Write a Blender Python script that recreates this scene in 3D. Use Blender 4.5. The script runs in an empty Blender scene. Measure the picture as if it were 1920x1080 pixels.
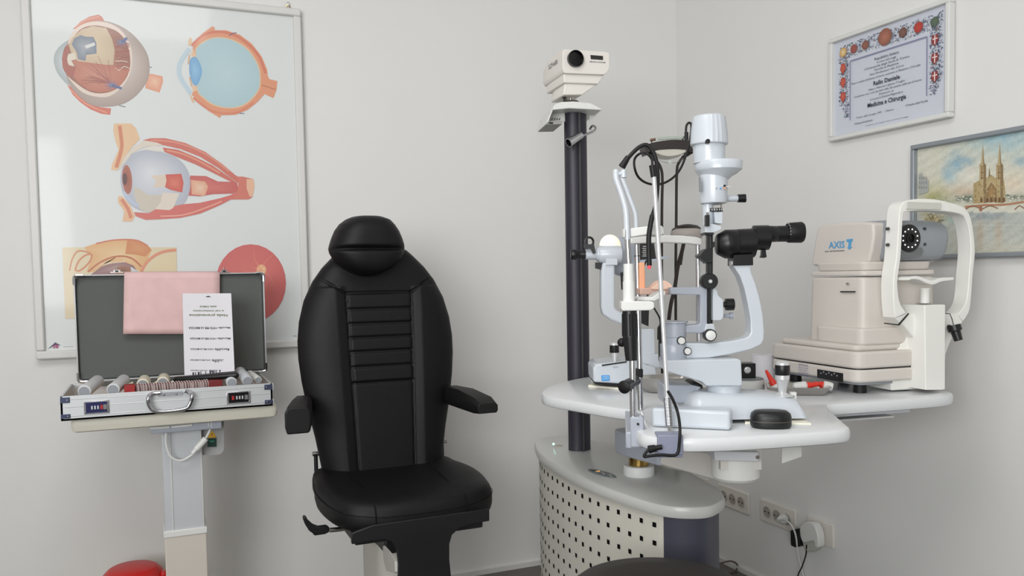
import bpy, bmesh, math, random
from mathutils import Vector, Matrix
random.seed(7)
scene = bpy.context.scene
C = scene.collection

# ------------------------------------------------------------------ camera
FPX, PITCH, ROLL, YAW, CY, CAMH = 1564.6, math.radians(2.783), math.radians(-0.9776), math.radians(23.171), 595.1, 1.2
_f = Vector((math.sin(YAW)*math.cos(PITCH), math.cos(YAW)*math.cos(PITCH), -math.sin(PITCH)))
_r = Vector((math.cos(YAW), -math.sin(YAW), 0.0))
_u = _r.cross(_f)
_c, _s = math.cos(ROLL), math.sin(ROLL)
CR = _c*_r + _s*_u            # camera right
CU = _c*_u - _s*_r            # camera up
CF = _f                       # camera forward
CAM = Vector((0, 0, CAMH))
cd = bpy.data.cameras.new('camera'); cam = bpy.data.objects.new('camera', cd); C.objects.link(cam)
m = Matrix((CR, CU, -CF)).transposed().to_4x4(); m.translation = CAM
cam.matrix_world = m
cd.sensor_width = 36; cd.lens = 36*FPX/1920; cd.shift_y = (CY-540)/1920; cd.clip_start = .02
scene.camera = cam

# ------------------------------------------------------------------ world, lights, exposure
w = bpy.data.worlds.new('daylight'); scene.world = w; w.use_nodes = True
w.node_tree.nodes['Background'].inputs[0].default_value = (.80, .90, 1.0, 1)
w.node_tree.nodes['Background'].inputs[1].default_value = 0.25
def area(name, loc, target, sx, sy, power, col, spread=180):
    l = bpy.data.lights.new(name, 'AREA'); l.shape = 'RECTANGLE'; l.size = sx; l.size_y = sy; l.energy = power; l.color = col; l.spread = math.radians(spread)
    o = bpy.data.objects.new(name, l); C.objects.link(o); o.location = loc
    o.rotation_euler = (Vector(target)-Vector(loc)).to_track_quat('-Z', 'Y').to_euler(); return o
area('window_light_left', (-1.97, -1.2, 1.8), (1.9, 2.3, 2.2), 1.4, 1.4, 31, (.985, 1, 1), 120)
area('window_light_rear', (-1.2, -2.15, 1.75), (1.0, 2.95, 2.5), 1.2, 1.5, 19, (.98, 1, 1), 110)
area('ceiling_fill', (-.25, .75, 2.72), (-.25, .75, 0), 1.2, 1.2, 25, (1, .982, .965), 180)  # broad soft fill added overhead to even out the walls, no real fitting
scene.view_settings.view_transform = 'Standard'; scene.view_settings.look = 'None'
scene.view_settings.exposure = 0.1; scene.view_settings.gamma = 1; scene.view_settings.use_curve_mapping = False

# ------------------------------------------------------------------ materials
def lin(c):
    c = c/255
    return c/12.92 if c <= .04045 else ((c+.055)/1.055)**2.4
MATS = {}
def M(name, rgb, rough=.5, metal=0, bump=0, bscale=200, coat=0, var=0, vscale=6, emit=0, trans=0, alpha=1, spec=.5):
    if name in MATS: return MATS[name]
    mt = bpy.data.materials.new(name); mt.use_nodes = True
    nt = mt.node_tree; b = nt.nodes['Principled BSDF']
    col = tuple(lin(x) for x in rgb)+(1,)
    b.inputs['Base Color'].default_value = col
    b.inputs['Roughness'].default_value = rough; b.inputs['Metallic'].default_value = metal
    b.inputs['Coat Weight'].default_value = coat; b.inputs['Specular IOR Level'].default_value = spec
    b.inputs['Coat Roughness'].default_value = .08
    b.inputs['Transmission Weight'].default_value = trans; b.inputs['Alpha'].default_value = alpha
    if emit: b.inputs['Emission Color'].default_value = col; b.inputs['Emission Strength'].default_value = emit
    if bump or var:
        tc = nt.nodes.new('ShaderNodeTexCoord'); n = nt.nodes.new('ShaderNodeTexNoise')
        nt.links.new(tc.outputs['Object'], n.inputs['Vector']); n.inputs['Scale'].default_value = bscale if bump else vscale
        n.inputs['Detail'].default_value = 4
        if bump:
            bp = nt.nodes.new('ShaderNodeBump'); bp.inputs['Strength'].default_value = bump; bp.inputs['Distance'].default_value = .002
            nt.links.new(n.outputs['Fac'], bp.inputs['Height']); nt.links.new(bp.outputs['Normal'], b.inputs['Normal'])
        if var:
            n2 = nt.nodes.new('ShaderNodeTexNoise'); n2.inputs['Scale'].default_value = vscale; n2.inputs['Detail'].default_value = 5
            nt.links.new(tc.outputs['Object'], n2.inputs['Vector'])
            rp = nt.nodes.new('ShaderNodeValToRGB'); rp.color_ramp.elements[0].position = .3; rp.color_ramp.elements[1].position = .7
            rp.color_ramp.elements[0].color = tuple(x*(1-var) for x in col[:3])+(1,)
            rp.color_ramp.elements[1].color = tuple(min(1, x*(1+var)) for x in col[:3])+(1,)
            nt.links.new(n2.outputs['Fac'], rp.inputs['Fac']); nt.links.new(rp.outputs['Color'], b.inputs['Base Color'])
    MATS[name] = mt; return mt
WALL = M('wall_paint', (230, 229, 227), .75, bump=.05, bscale=120)
CEIL = M('ceiling_paint', (230, 230, 228), .8)
TRIM = M('trim_paint', (222, 221, 218), .4)
LEATHER = M('black_leather', (15, 14, 17), .52, bump=.15, bscale=450, spec=.28)
SEAM = M('leather_seam', (7, 7, 8), .7, spec=.2)
BLACKM = M('black_powdercoat', (27, 27, 30), .42, spec=.4)
BLACKP = M('black_plastic', (19, 19, 21), .38, spec=.45)
BLACKR = M('black_rubber', (16, 15, 16), .55, spec=.4)
BROWNB = M('brown_black_metal', (36, 27, 24), .45)
LACQ = M('grey_white_lacquer', (199, 205, 212), .3, coat=.2)
GREYL = M('grey_lacquer', (168, 173, 184), .34, coat=.2)
GREYM = M('mid_grey_plastic', (150, 154, 160), .5)
WHITE = M('white_laminate', (220, 222, 224), .3, coat=.2)
WHITEP = M('white_plastic', (222, 222, 219), .42)
CREAM = M('cream_plastic', (212, 205, 198), .45)
CREAMT = M('cream_vinyl', (233, 229, 214), .5, bump=.3, bscale=18)
SLATE = M('slate_panel', (66, 67, 80), .4, spec=.4)
COLM = M('slate_column', (50, 48, 57), .42, metal=0, spec=.35)
PERF = M('cream_perforated_metal', (206, 203, 193), .5)
HOLE = M('hole_dark', (10, 9, 10), .9, spec=.1)
CHROME = M('chrome', (196, 196, 200), .18, metal=1)
STEEL = M('steel', (190, 186, 182), .22, metal=1)
ALU = M('brushed_aluminium', (206, 208, 210), .42, metal=.55, bump=.05, bscale=300)
SILV = M('satin_silver', (214, 215, 217), .3, metal=.45)
BRASS = M('brass', (176, 146, 84), .22, metal=1)
FELT = M('grey_lid_lining', (93, 96, 94), .8, bump=.1, bscale=300)
PAPER = M('white_paper', (218, 216, 221), .7)
PINK = M('pink_paper', (226, 190, 189), .75, var=.05, vscale=25)
PAD = M('cream_paper', (238, 234, 218), .7)
RED = M('red_plastic', (196, 28, 24), .35)
REDC = M('red_cap', (225, 55, 40), .35)
RIMR = M('red_lens_rim', (135, 28, 30), .4)
WOOD = M('wood_tray', (190, 150, 105), .6, var=.15, vscale=40)
GLASS = M('frosted_glass', (205, 205, 195), .3, alpha=.75)
CLEAR = M('clear_glass', (225, 235, 228), .1, alpha=.35)
INK = M('dark_ink', (48, 46, 62), .7)
INKG = M('grey_green_ink', (112, 124, 96), .7)
BLUE = M('blue_label', (70, 150, 215), .5)
LOGOB = M('logo_blue', (85, 160, 210), .5)
PLATE = M('socket_plate', (226, 220, 212), .45)
TILE = M('dark_tile', (94, 88, 82), .35, var=.08, vscale=8)
LAMPW = M('lit_white', (255, 246, 224), .5, emit=.35)
LEDG = M('green_led', (140, 255, 200), .5, emit=3)
PEACH = M('pink_lit_chin_cup', (248, 208, 186), .5)  # peach tint is warm pinkish light painted into the cup's colour

# ------------------------------------------------------------------ geometry helpers
def ray(x, y): return CF + CR*((x-960)/FPX) - CU*((y-CY)/FPX)
def at(x, y, d): return CAM + ray(x, y)*d                      # point at camera depth d
def onz(x, y, z): r = ray(x, y); return CAM + r*((z-CAMH)/r.z)
def ony(x, y, Y): r = ray(x, y); return CAM + r*(Y/r.y)
def onx(x, y, X): r = ray(x, y); return CAM + r*(X/r.x)
def depth(p): return (Vector(p)-CAM).dot(CF)

class PL:   # vertical plane: origin xy, direction u, normal n (90 deg left of u), height z
    def __init__(s, o, deg):
        s.o = Vector((o[0], o[1], 0)); a = math.radians(deg)
        s.u = Vector((math.cos(a), math.sin(a), 0)); s.n = Vector((-math.sin(a), math.cos(a), 0))
    def loc(s, x, y, n=0):
        r = ray(x, y); t = ((s.o-CAM).dot(s.n)+n)/r.dot(s.n); p = CAM+r*t
        return ((p-s.o).dot(s.u), p.z)
    def W(s, a, n, z): p = s.o+s.u*a+s.n*n; return Vector((p.x, p.y, z))
    def P(s, x, y, n=0): a, z = s.loc(x, y, n); return s.W(a, n, z)

def sm(pts, k=4, closed=True):
    n = len(pts); out = []
    rng = range(n) if closed else range(n-1)
    for i in rng:
        if closed: p = [pts[(i+j-1) % n] for j in range(4)]
        else: p = [pts[max(0, min(n-1, i+j-1))] for j in range(4)]
        for q in range(k):
            t = q/k; o = []
            for c in range(len(p[0])):
                a, b, d, e = (p[j][c] for j in range(4))
                o.append(.5*((2*b)+(-a+d)*t+(2*a-5*b+4*d-e)*t*t+(-a+3*b-3*d+e)*t**3))
            out.append(tuple(o))
    if not closed: out.append(tuple(pts[-1]))
    return out
def rnd(pts, r, n=4):   # round polygon corners
    out = []; N = len(pts)
    for i in range(N):
        a, b, c = Vector(pts[i-1]), Vector(pts[i]), Vector(pts[(i+1) % N])
        la, lc = (a-b).length, (c-b).length; k = min(r, la*.45, lc*.45)
        p, q = b+(a-b).normalized()*k, b+(c-b).normalized()*k
        for j in range(n+1):
            t = j/n; out.append(tuple((1-t)**2*p+2*t*(1-t)*b+t*t*q))
    return out

class MB:
    def __init__(s): s.v = []; s.f = []; s.mi = []; s.mats = []
    def mat(s, m):
        if m not in s.mats: s.mats.append(m)
        return s.mats.index(m)
    def add(s, vs, fs, m):
        b = len(s.v); s.v += [Vector(v) for v in vs]; i = s.mat(m)
        for f in fs: s.f.append([b+k for k in f]); s.mi.append(i)
        return s
    def loft(s, rings, m, cap0=True, cap1=True, closed=True):
        n = len(rings[0]); vs = [p for r in rings for p in r]; fs = []
        for i in range(len(rings)-1):
            for j in range(n if closed else n-1):
                k = (j+1) % n; fs.append([i*n+j, i*n+k, (i+1)*n+k, (i+1)*n+j])
        if cap0: fs.append(list(range(n))[::-1])
        if cap1: fs.append([(len(rings)-1)*n+j for j in range(n)])
        return s.add(vs, fs, m)
    def box(s, c, sx, sy, sz, m, deg=0):
        a = math.radians(deg); u = Vector((math.cos(a), math.sin(a), 0)); n = Vector((-math.sin(a), math.cos(a), 0)); c = Vector(c); z = Vector((0, 0, 1))
        rs = [[c+u*(i*sx/2)+n*(j*sy/2)+z*(k*sz/2) for i, j in ((-1, -1), (1, -1), (1, 1), (-1, 1))] for k in (-1, 1)]
        return s.loft(rs, m)
    def prism(s, pl, pts, n0, n1, m, px=True, at_n=None):
        q = [pl.loc(x, y, n0 if at_n is None else at_n) for x, y in pts] if px else pts
        return s.loft([[pl.W(a, n, z) for a, z in q] for n in (n0, n1)], m)
    def slab(s, pts, z0, z1, m, bev=0):
        if bev:
            c = Vector((sum(p[0] for p in pts)/len(pts), sum(p[1] for p in pts)/len(pts)))
            def off(d):
                N = len(pts); o = []
                A = sum(pts[i][0]*pts[(i+1) % N][1]-pts[(i+1) % N][0]*pts[i][1] for i in range(N)); sg = 1 if A > 0 else -1
                for i in range(N):
                    e = Vector(pts[(i+1) % N])-Vector(pts[i-1])
                    if e.length < 1e-9: e = Vector((1, 0))
                    e.normalize(); nn = Vector((-e.y, e.x))*sg; o.append(Vector(pts[i])+nn*d)
                return o
            st = [(bev, z0), (bev*.3, z0+bev*.3), (0, z0+bev), (0, z1-bev), (bev*.3, z1-bev*.3), (bev, z1)]
            return s.loft([[(p.x, p.y, z) for p in off(d)] for d, z in st], m)
        return s.loft([[(x, y, z) for x, y in pts] for z in (z0, z1)], m)
    def lathe(s, base, axis, prof, m, n=24, cap=True):   # prof: (radius, height along axis)
        ax = Vector(axis).normalized(); t = ax.orthogonal().normalized(); b = ax.cross(t); base = Vector(base)
        return s.loft([[base+ax*h+(t*math.cos(2*math.pi*i/n)+b*math.sin(2*math.pi*i/n))*max(r, 1e-5) for i in range(n)] for r, h in prof], m, cap, cap)
    def vlathe(s, pl, cx, prof, m, n=24, noff=0):        # prof: (half width px, y px)
        y0 = prof[0][1]; base = pl.P(cx, y0, noff); k = depth(base)/FPX
        return s.lathe((base.x, base.y, 0), (0, 0, 1), [(r*k, pl.P(cx, y, noff).z) for r, y in prof], m, n)
    def cyl(s, a, b, r, m, n=16, r2=None):
        a, b = Vector(a), Vector(b); return s.lathe(a, b-a, [(r, 0), (r if r2 is None else r2, (b-a).length)], m, n)
    def tube(s, pts, r, m, n=8, k=5):
        pts = [Vector(p) for p in (sm([tuple(p) for p in pts], k, False) if k else pts)]
        rings = []; up = None
        for i, p in enumerate(pts):
            d = (pts[min(i+1, len(pts)-1)]-pts[max(i-1, 0)]); d = d.normalized() if d.length > 1e-9 else Vector((0, 0, 1))
            if up is None: up = d.orthogonal().normalized()
            up = (up-d*up.dot(d)); up = up.normalized() if up.length > 1e-6 else d.orthogonal().normalized()
            b = d.cross(up); rr = r[min(int(i/len(pts)*len(r)), len(r)-1)] if isinstance(r, (list, tuple)) else r
            rings.append([p+(up*math.cos(2*math.pi*j/n)+b*math.sin(2*math.pi*j/n))*rr for j in range(n)])
        return s.loft(rings, m)
    def ball(s, c, r, m, n=16, sz=1):
        return s.lathe(Vector(c), (0, 0, 1), [(r*math.sin(math.pi*i/n), -r*sz*math.cos(math.pi*i/n)) for i in range(n+1)], m, n, False)
    def text(s, txt, o, right, up, h, m, width=None, align='L', off=.0004, bold=False):
        cu = bpy.data.curves.new('t', 'FONT'); cu.body = txt; cu.size = 1; cu.resolution_u = 2
        if bold: cu.offset = .02
        ob = bpy.data.objects.new('t', cu); me = ob.to_mesh()
        if not me.vertices: return s
        xs = [v.co.x for v in me.vertices]; x0, x1 = min(xs), max(xs)
        sx = h/.7; sw = sx if width is None else width/(x1-x0)
        right = Vector(right).normalized(); up = Vector(up).normalized(); nn = right.cross(up)
        sh = {'L': -x0, 'C': -(x0+x1)/2, 'R': -x1}[align]
        vs = [Vector(o)+right*((v.co.x+sh)*sw)+up*(v.co.y*sx)+nn*off for v in me.vertices]
        s.add(vs, [list(p.vertices) for p in me.polygons], m)
        ob.to_mesh_clear(); bpy.data.objects.remove(ob); bpy.data.curves.remove(cu); return s
    def build(s, name, parent=None, bev=0, seg=2, smooth=True, ang=38, sub=0, stuff=None):
        off = Vector((0, 0, 0)); q = parent
        while q: off += q.location; q = q.parent
        me = bpy.data.meshes.new(name); me.from_pydata([v-off for v in s.v], [], s.f)
        for mt in s.mats: me.materials.append(mt)
        me.polygons.foreach_set('material_index', s.mi); me.update()
        bm = bmesh.new(); bm.from_mesh(me); bmesh.ops.recalc_face_normals(bm, faces=bm.faces); bm.to_mesh(me); bm.free()
        if smooth:
            me.shade_smooth()
            if not sub: me.set_sharp_from_angle(angle=math.radians(ang))
        o = bpy.data.objects.new(name, me); C.objects.link(o)
        if parent: o.parent = parent
        if bev:
            b = o.modifiers.new('bevel', 'BEVEL'); b.width = bev; b.segments = seg; b.limit_method = 'ANGLE'; b.angle_limit = math.radians(40); b.harden_normals = False
        if sub:
            b = o.modifiers.new('sub', 'SUBSURF'); b.levels = sub; b.render_levels = sub
        if stuff: o['kind'] = 'stuff'
        return o
def thing(name, label, cat, loc, group=None):
    o = bpy.data.objects.new(name, None); C.objects.link(o); o.location = loc; o.empty_display_size = .05
    tag(o, label, cat, group); return o
def tag(o, label, cat, group=None):
    o['label'] = label; o['category'] = cat
    if group: o['group'] = group
    return o
def struct(name, mb, **k): o = mb.build(name, **k); o['kind'] = 'structure'; return o
def dup(root, dloc=(0, 0, 0), label=None, group=None):
    r = root.copy(); C.objects.link(r); r.location = root.location+Vector(dloc)
    if label: r['label'] = label
    if group: r['group'] = group
    for ch in list(root.children):
        c = ch.copy(); C.objects.link(c); c.parent = r
        for g in ch.children:
            d = g.copy(); C.objects.link(d); d.parent = c
    return r

# flat printed artwork: coloured polygons in one mesh, colours in a vertex attribute
ARTM = {}
def artmat(name, rough, coat):
    mt = bpy.data.materials.new(name); mt.use_nodes = True; nt = mt.node_tree; b = nt.nodes['Principled BSDF']
    a = nt.nodes.new('ShaderNodeVertexColor'); a.layer_name = 'Col'; nt.links.new(a.outputs['Color'], b.inputs['Base Color'])
    b.inputs['Roughness'].default_value = rough; b.inputs['Coat Weight'].default_value = coat; b.inputs['Coat Roughness'].default_value = .06
    return mt
class Art:
    def __init__(s, proj, normal, step=.000012): s.step = step; s.proj = proj; s.n = Vector(normal); s.v = []; s.f = []; s.c = []; s.k = 0
    fade = 0
    def _col(s, c): return tuple(lin(x+(224-x)*s.fade) for x in c)+(1,)
    def poly(s, pts, col, col2=None, tr=(0, 0, 1), smooth=0, center=None, proj=True):
        pts = [(tr[0]+x*tr[2], tr[1]+y*tr[2]) for x, y in pts]
        if smooth: pts = sm(pts, smooth)
        s.k += 1; off = s.n*(s.k*s.step); b = len(s.v)
        s.v += [s.proj(x, y)+off for x, y in pts]; N = len(pts)
        if col2:
            cx, cy = (sum(p[0] for p in pts)/N, sum(p[1] for p in pts)/N) if not center else (tr[0]+center[0]*tr[2], tr[1]+center[1]*tr[2])
            s.v.append(s.proj(cx, cy)+off)
            for i in range(N): s.f.append([b+i, b+(i+1) % N, b+N]); s.c.append([s._col(col), s._col(col), s._col(col2)])
        else: s.f.append(list(range(b, b+N))); s.c.append([s._col(col)]*N)
        return s
    def line(s, pts, w, col, tr=(0, 0, 1), smooth=3, taper=False):
        pts = [(tr[0]+x*tr[2], tr[1]+y*tr[2]) for x, y in pts]; w = w*tr[2]
        if smooth: pts = sm(pts, smooth, False)
        s.k += 1; off = s.n*(s.k*s.step); b = len(s.v); N = len(pts)
        for i, p in enumerate(pts):
            a, c = Vector(pts[max(i-1, 0)]), Vector(pts[min(i+1, N-1)]); d = (c-a); d = d.normalized() if d.length else Vector((1, 0))
            q = Vector((-d.y, d.x))*(w/2)*((1-i/N) if taper else 1); s.v += [s.proj(p[0]+q.x, p[1]+q.y)+off, s.proj(p[0]-q.x, p[1]-q.y)+off]
        for i in range(N-1): s.f.append([b+2*i, b+2*i+1, b+2*i+3, b+2*i+2]); s.c.append([s._col(col)]*4)
        return s
    def ell(s, cx, cy, rx, ry, col, col2=None, tr=(0, 0, 1), n=28, rot=0):
        ca, sa = math.cos(math.radians(rot)), math.sin(math.radians(rot))
        return s.poly([(cx+rx*math.cos(2*math.pi*i/n)*ca-ry*math.sin(2*math.pi*i/n)*sa, cy+rx*math.cos(2*math.pi*i/n)*sa+ry*math.sin(2*math.pi*i/n)*ca) for i in range(n)], col, col2, tr)
    def grid(s, corners, fn, nx, ny):   # corners: 4 world points (bl, br, tr, tl); fn(u,v)->rgb
        bl, br, tr_, tl = corners; b = len(s.v); cols = []
        for j in range(ny+1):
            for i in range(nx+1):
                u, v = i/nx, j/ny; s.v.append(bl*(1-u)*(1-v)+br*u*(1-v)+tr_*u*v+tl*(1-u)*v); cols.append(s._col(fn(u, v)))
        for j in range(ny):
            for i in range(nx):
                q = [j*(nx+1)+i, j*(nx+1)+i+1, (j+1)*(nx+1)+i+1, (j+1)*(nx+1)+i]; s.f.append([b+k for k in q]); s.c.append([cols[k] for k in q])
        return s
    def build(s, name, parent, rough=.5, coat=0):
        off = parent.location; me = bpy.data.meshes.new(name); me.from_pydata([v-off for v in s.v], [], s.f)
        at_ = me.color_attributes.new('Col', 'FLOAT_COLOR', 'CORNER'); flat = []
        for poly, cs in zip(me.polygons, s.c):
            for c in cs: flat += c
        at_.data.foreach_set('color', flat); me.materials.append(artmat(name+'_ink', rough, coat))
        o = bpy.data.objects.new(name, me); C.objects.link(o); o.parent = parent; return o

# ------------------------------------------------------------------ room
ZF = .062   # floor level in this frame
WX, WY = 2.026, 2.955
LX, RY = -2.0, -2.2
def wall_with_hole(name, axis, pos, a0, a1, h0, h1, w0, w1, v0, v1, th):
    mb = MB()
    def bx(x0, x1, z0, z1):
        c = ((x0+x1)/2, pos+th/2, (z0+z1)/2) if axis == 'y' else (pos+th/2, (x0+x1)/2, (z0+z1)/2)
        mb.box(c, *((x1-x0, abs(th)) if axis == 'y' else (abs(th), x1-x0)), z1-z0, WALL)
    if w0 is None: bx(a0, a1, h0, h1)
    else: bx(a0, w0, h0, h1); bx(w1, a1, h0, h1); bx(w0, w1, h0, v0); bx(w0, w1, v1, h1)
    return struct(name, mb, smooth=False)
wall_with_hole('wall_back', 'y', WY, LX, WX+.1, 0, 2.8, None, 0, 0, 0, .1)
wall_with_hole('wall_right', 'x', WX, RY, WY, 0, 2.8, None, 0, 0, 0, .1)
wall_with_hole('wall_left', 'x', LX, RY, WY, 0, 2.8, -1.95, -.45, .95, 2.5, -.1)
wall_with_hole('wall_rear', 'y', RY, LX, WX, 0, 2.8, -1.85, -.55, .95, 2.5, -.1)
struct('floor', MB().box((0, .38, ZF-.05), 4.3, 5.4, .1, TILE), smooth=False)
struct('ceiling', MB().box((0, .38, 2.85), 4.3, 5.4, .1, CEIL), smooth=False)
struct('baseboard_back', MB().box((.013, WY-.006, (ZF+.08)/2), 4.02, .012, .08-ZF, TRIM), smooth=False)
struct('baseboard_right', MB().box((WX-.006, .35, (ZF+.08)/2), .012, 5.1, .08-ZF, TRIM), smooth=False)
for nm, ax, p, a0, a1 in (('window_1', 'x', LX-.05, -1.95, -.45), ('window_2', 'y', RY-.05, -1.85, -.55)):
    mb = MB(); c = (a0+a1)/2
    for t in (a0+.025, c, a1-.025):
        mb.box((p, t, 1.725) if ax == 'x' else (t, p, 1.725), .05, .05, 1.55, TRIM)
    for z in (.975, 2.475):
        mb.box((p, c, z) if ax == 'x' else (c, p, z), *((.05, a1-a0) if ax == 'x' else (a1-a0, .05)), .05, TRIM)
    struct(nm, mb, smooth=False)

# ------------------------------------------------------------------ eye anatomy chart
YP = WY-.018
root = thing('anatomy_chart', 'large white-framed anatomical chart of the human eye on the wall behind the open case', 'poster', (.075, YP, .97))
mb = MB()
x0, x1, z0, z1, fw = -.341, .491, .970, 2.122, .026
for (cx, cz, sx, sz) in (((x0+x1)/2, z0+fw/2, x1-x0, fw), ((x0+x1)/2, z1-fw/2, x1-x0, fw), (x0+fw/2, (z0+z1)/2, fw, z1-z0-2*fw), (x1-fw/2, (z0+z1)/2, fw, z1-z0-2*fw)):
    mb.box((cx, YP, cz), sx, .026, sz, TRIM)
mb.build('frame', root, bev=.005)
YA = YP+.002
A = Art(lambda x, y: ony(x, y, YA), (0, -1, 0)); A.fade = .12
A.grid([Vector((x0+.02, YA, z0+.02)), Vector((x1-.02, YA, z0+.02)), Vector((x1-.02, YA, z1-.02)), Vector((x0+.02, YA, z1-.02))], lambda u, v: (224, 227, 226), 2, 2)
T1 = (90, 20, .1852); T2 = (320, 30, .1852); T3 = (190, 220, .1852); T4 = (110, 440, .125)
# cut-open eyeball
A.poly([(250, 190), (330, 110), (420, 60), (510, 40), (545, 60), (575, 110), (450, 130), (330, 170)], (205, 120, 98), tr=T1)
A.line([(280, 170), (380, 95), (520, 60)], 14, (222, 150, 125), T1)
A.poly([(190, 740), (250, 850), (330, 930), (430, 1000), (540, 1045), (630, 1055), (640, 990), (520, 975), (400, 900), (300, 820)], (212, 112, 96), tr=T1)
A.line([(230, 800), (380, 940), (600, 1035)], 10, (235, 160, 130), T1)
A.poly([(210, 300), (130, 350), (75, 420), (58, 500), (80, 600), (130, 680), (210, 750), (300, 700), (200, 500), (260, 330)], (166, 176, 178), (205, 212, 214), T1, 3)
A.poly([(1000, 640), (1050, 640), (1160, 665), (1165, 720), (1130, 830), (985, 785)], (228, 150, 120), (243, 195, 165), T1)
A.poly([(205, 300), (300, 170), (430, 112), (570, 105), (700, 140), (830, 215), (940, 330), (1010, 450), (1030, 580), (1010, 700), (950, 800), (860, 890), (750, 950), (600, 975), (450, 960), (330, 880), (230, 770), (180, 640), (160, 500), (175, 390)], (168, 150, 142), (228, 214, 206), T1, 3, center=(700, 500))
A.poly([(210, 300), (270, 195), (370, 130), (500, 108), (640, 135), (760, 220), (840, 370), (850, 520), (825, 650), (750, 770), (620, 868), (470, 868), (340, 820), (230, 710), (200, 660), (170, 500)], (232, 212, 198), tr=T1, smooth=3)
A.poly([(220, 330), (320, 195), (450, 150), (600, 170), (720, 225), (800, 340), (832, 480), (820, 620), (750, 740), (650, 815), (520, 838), (400, 810), (280, 730), (200, 660), (152, 580), (145, 470), (170, 370)], (150, 95, 80), (196, 135, 112), T1, 3)
A.poly([(240, 280), (340, 190), (450, 155), (590, 175), (650, 290), (675, 400), (660, 550), (560, 548), (300, 512), (240, 440), (210, 350)], (205, 180, 150), (226, 204, 172), T1)
A.poly([(235, 505), (300, 512), (640, 555), (830, 600), (750, 740), (650, 815), (520, 830), (400, 800), (300, 720), (240, 650), (285, 560)], (188, 112, 92), (204, 138, 116), T1)
A.poly([(265, 280), (330, 248), (385, 265), (460, 265), (490, 330), (492, 435), (388, 448), (380, 508), (305, 492), (290, 420), (240, 340)], (118, 128, 145), (168, 172, 180), T1)
A.poly([(370, 355), (470, 320), (478, 350), (390, 385)], (225, 225, 225), tr=T1)
A.poly([(205, 440), (270, 425), (290, 490), (235, 505), (270, 565), (210, 550), (190, 500)], (226, 214, 196), tr=T1)
A.poly([(160, 420), (210, 330), (215, 400), (190, 450), (200, 540), (240, 570), (285, 560), (260, 660), (200, 660), (150, 580), (140, 480)], (168, 92, 78), tr=T1)
for k in range(16):
    y = 330+k*18; A.line([(680, y), (720, y+random.uniform(-22, 22)), (770, y+random.uniform(-22, 22)), (825, y+random.uniform(-14, 30))], 7, random.choice([(150, 80, 75), (230, 215, 195), (175, 95, 80)]), T1)
for k in range(30):
    a = random.uniform(2.2, 4.6); r = random.uniform(80, 330); A.line([(645, 745), (645+r*.5*math.cos(a), 745-abs(r*.4*math.sin(a))-20), (645+r*math.cos(a), 745-r*abs(math.sin(a)))], 4, (165, 95, 88), T1)
for cx, cy, ex, ey in ((745, 320, 800, 275), (645, 755, 745, 788)):
    for k in range(9):
        a = k*.7+.2; A.line([(cx, cy), (cx+75*math.cos(a), cy+55*math.sin(a))], 12, (118, 130, 170), T1, taper=True)
    A.line([(cx, cy), (ex, ey)], 24, (88, 102, 150), T1)
A.line([(720, 960), (785, 975)], 8, (110, 120, 140), T1); A.line([(1030, 570), (1052, 576)], 8, (110, 120, 140), T1)
# section of the eye
A.poly([(230, 270), (330, 170), (425, 103), (450, 125), (440, 145), (560, 145), (700, 190), (820, 280), (920, 410), (975, 540), (985, 612), (1000, 640), (1080, 660), (1070, 750), (1040, 832), (950, 790), (880, 870), (780, 950), (660, 1000), (510, 1005), (500, 1035), (380, 960), (280, 870), (215, 800), (245, 690), (215, 400)], (226, 148, 112), tr=T2)
A.line([(210, 300), (330, 195), (480, 160), (650, 195), (800, 300), (900, 420), (960, 580)], 26, (214, 118, 92), T2)
A.line([(230, 830), (380, 945), (520, 985), (680, 975), (840, 880)], 20, (220, 128, 98), T2)
A.poly([(248, 400), (262, 310), (370, 235), (480, 212), (620, 235), (760, 310), (850, 420), (905, 540), (912, 690), (880, 780), (800, 870), (700, 925), (570, 938), (430, 905), (330, 835), (262, 740)], (228, 190, 150), tr=T2, smooth=3)
A.poly([(258, 400), (270, 320), (375, 245), (480, 222), (615, 245), (750, 320), (838, 425), (893, 545), (900, 690), (868, 775), (790, 860), (695, 913), (570, 926), (435, 893), (338, 825), (272, 740)], (172, 202, 210), (186, 212, 218), T2, 3)
A.line([(190, 330), (125, 420), (88, 500), (88, 590), (125, 670), (205, 790)], 44, (192, 212, 224), T2)
A.poly([(195, 215), (215, 230), (210, 300), (180, 300), (178, 250)], (226, 190, 150), tr=T2)
A.poly([(205, 800), (240, 870), (230, 885), (205, 850), (195, 790)], (226, 190, 150), tr=T2)
A.poly([(232, 330), (250, 410), (220, 420), (205, 380)], (232, 195, 160), tr=T2); A.poly([(250, 700), (272, 750), (225, 770), (215, 710)], (232, 195, 160), tr=T2)
A.line([(190, 390), (180, 490)], 16, (214, 176, 140), T2); A.line([(192, 620), (215, 715)], 16, (214, 176, 140), T2)
A.poly([(205, 430), (235, 415), (265, 425), (300, 490), (318, 560), (300, 640), (268, 700), (235, 700), (205, 640), (188, 560), (190, 480)], (110, 165, 212), (142, 192, 226), T2, 2)
A.line([(590, 200), (625, 180), (665, 168)], 8, (70, 85, 130), T2); A.line([(695, 985), (745, 988)], 7, (80, 95, 140), T2); A.line([(920, 700), (1060, 745)], 8, (180, 110, 80), T2)
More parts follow.
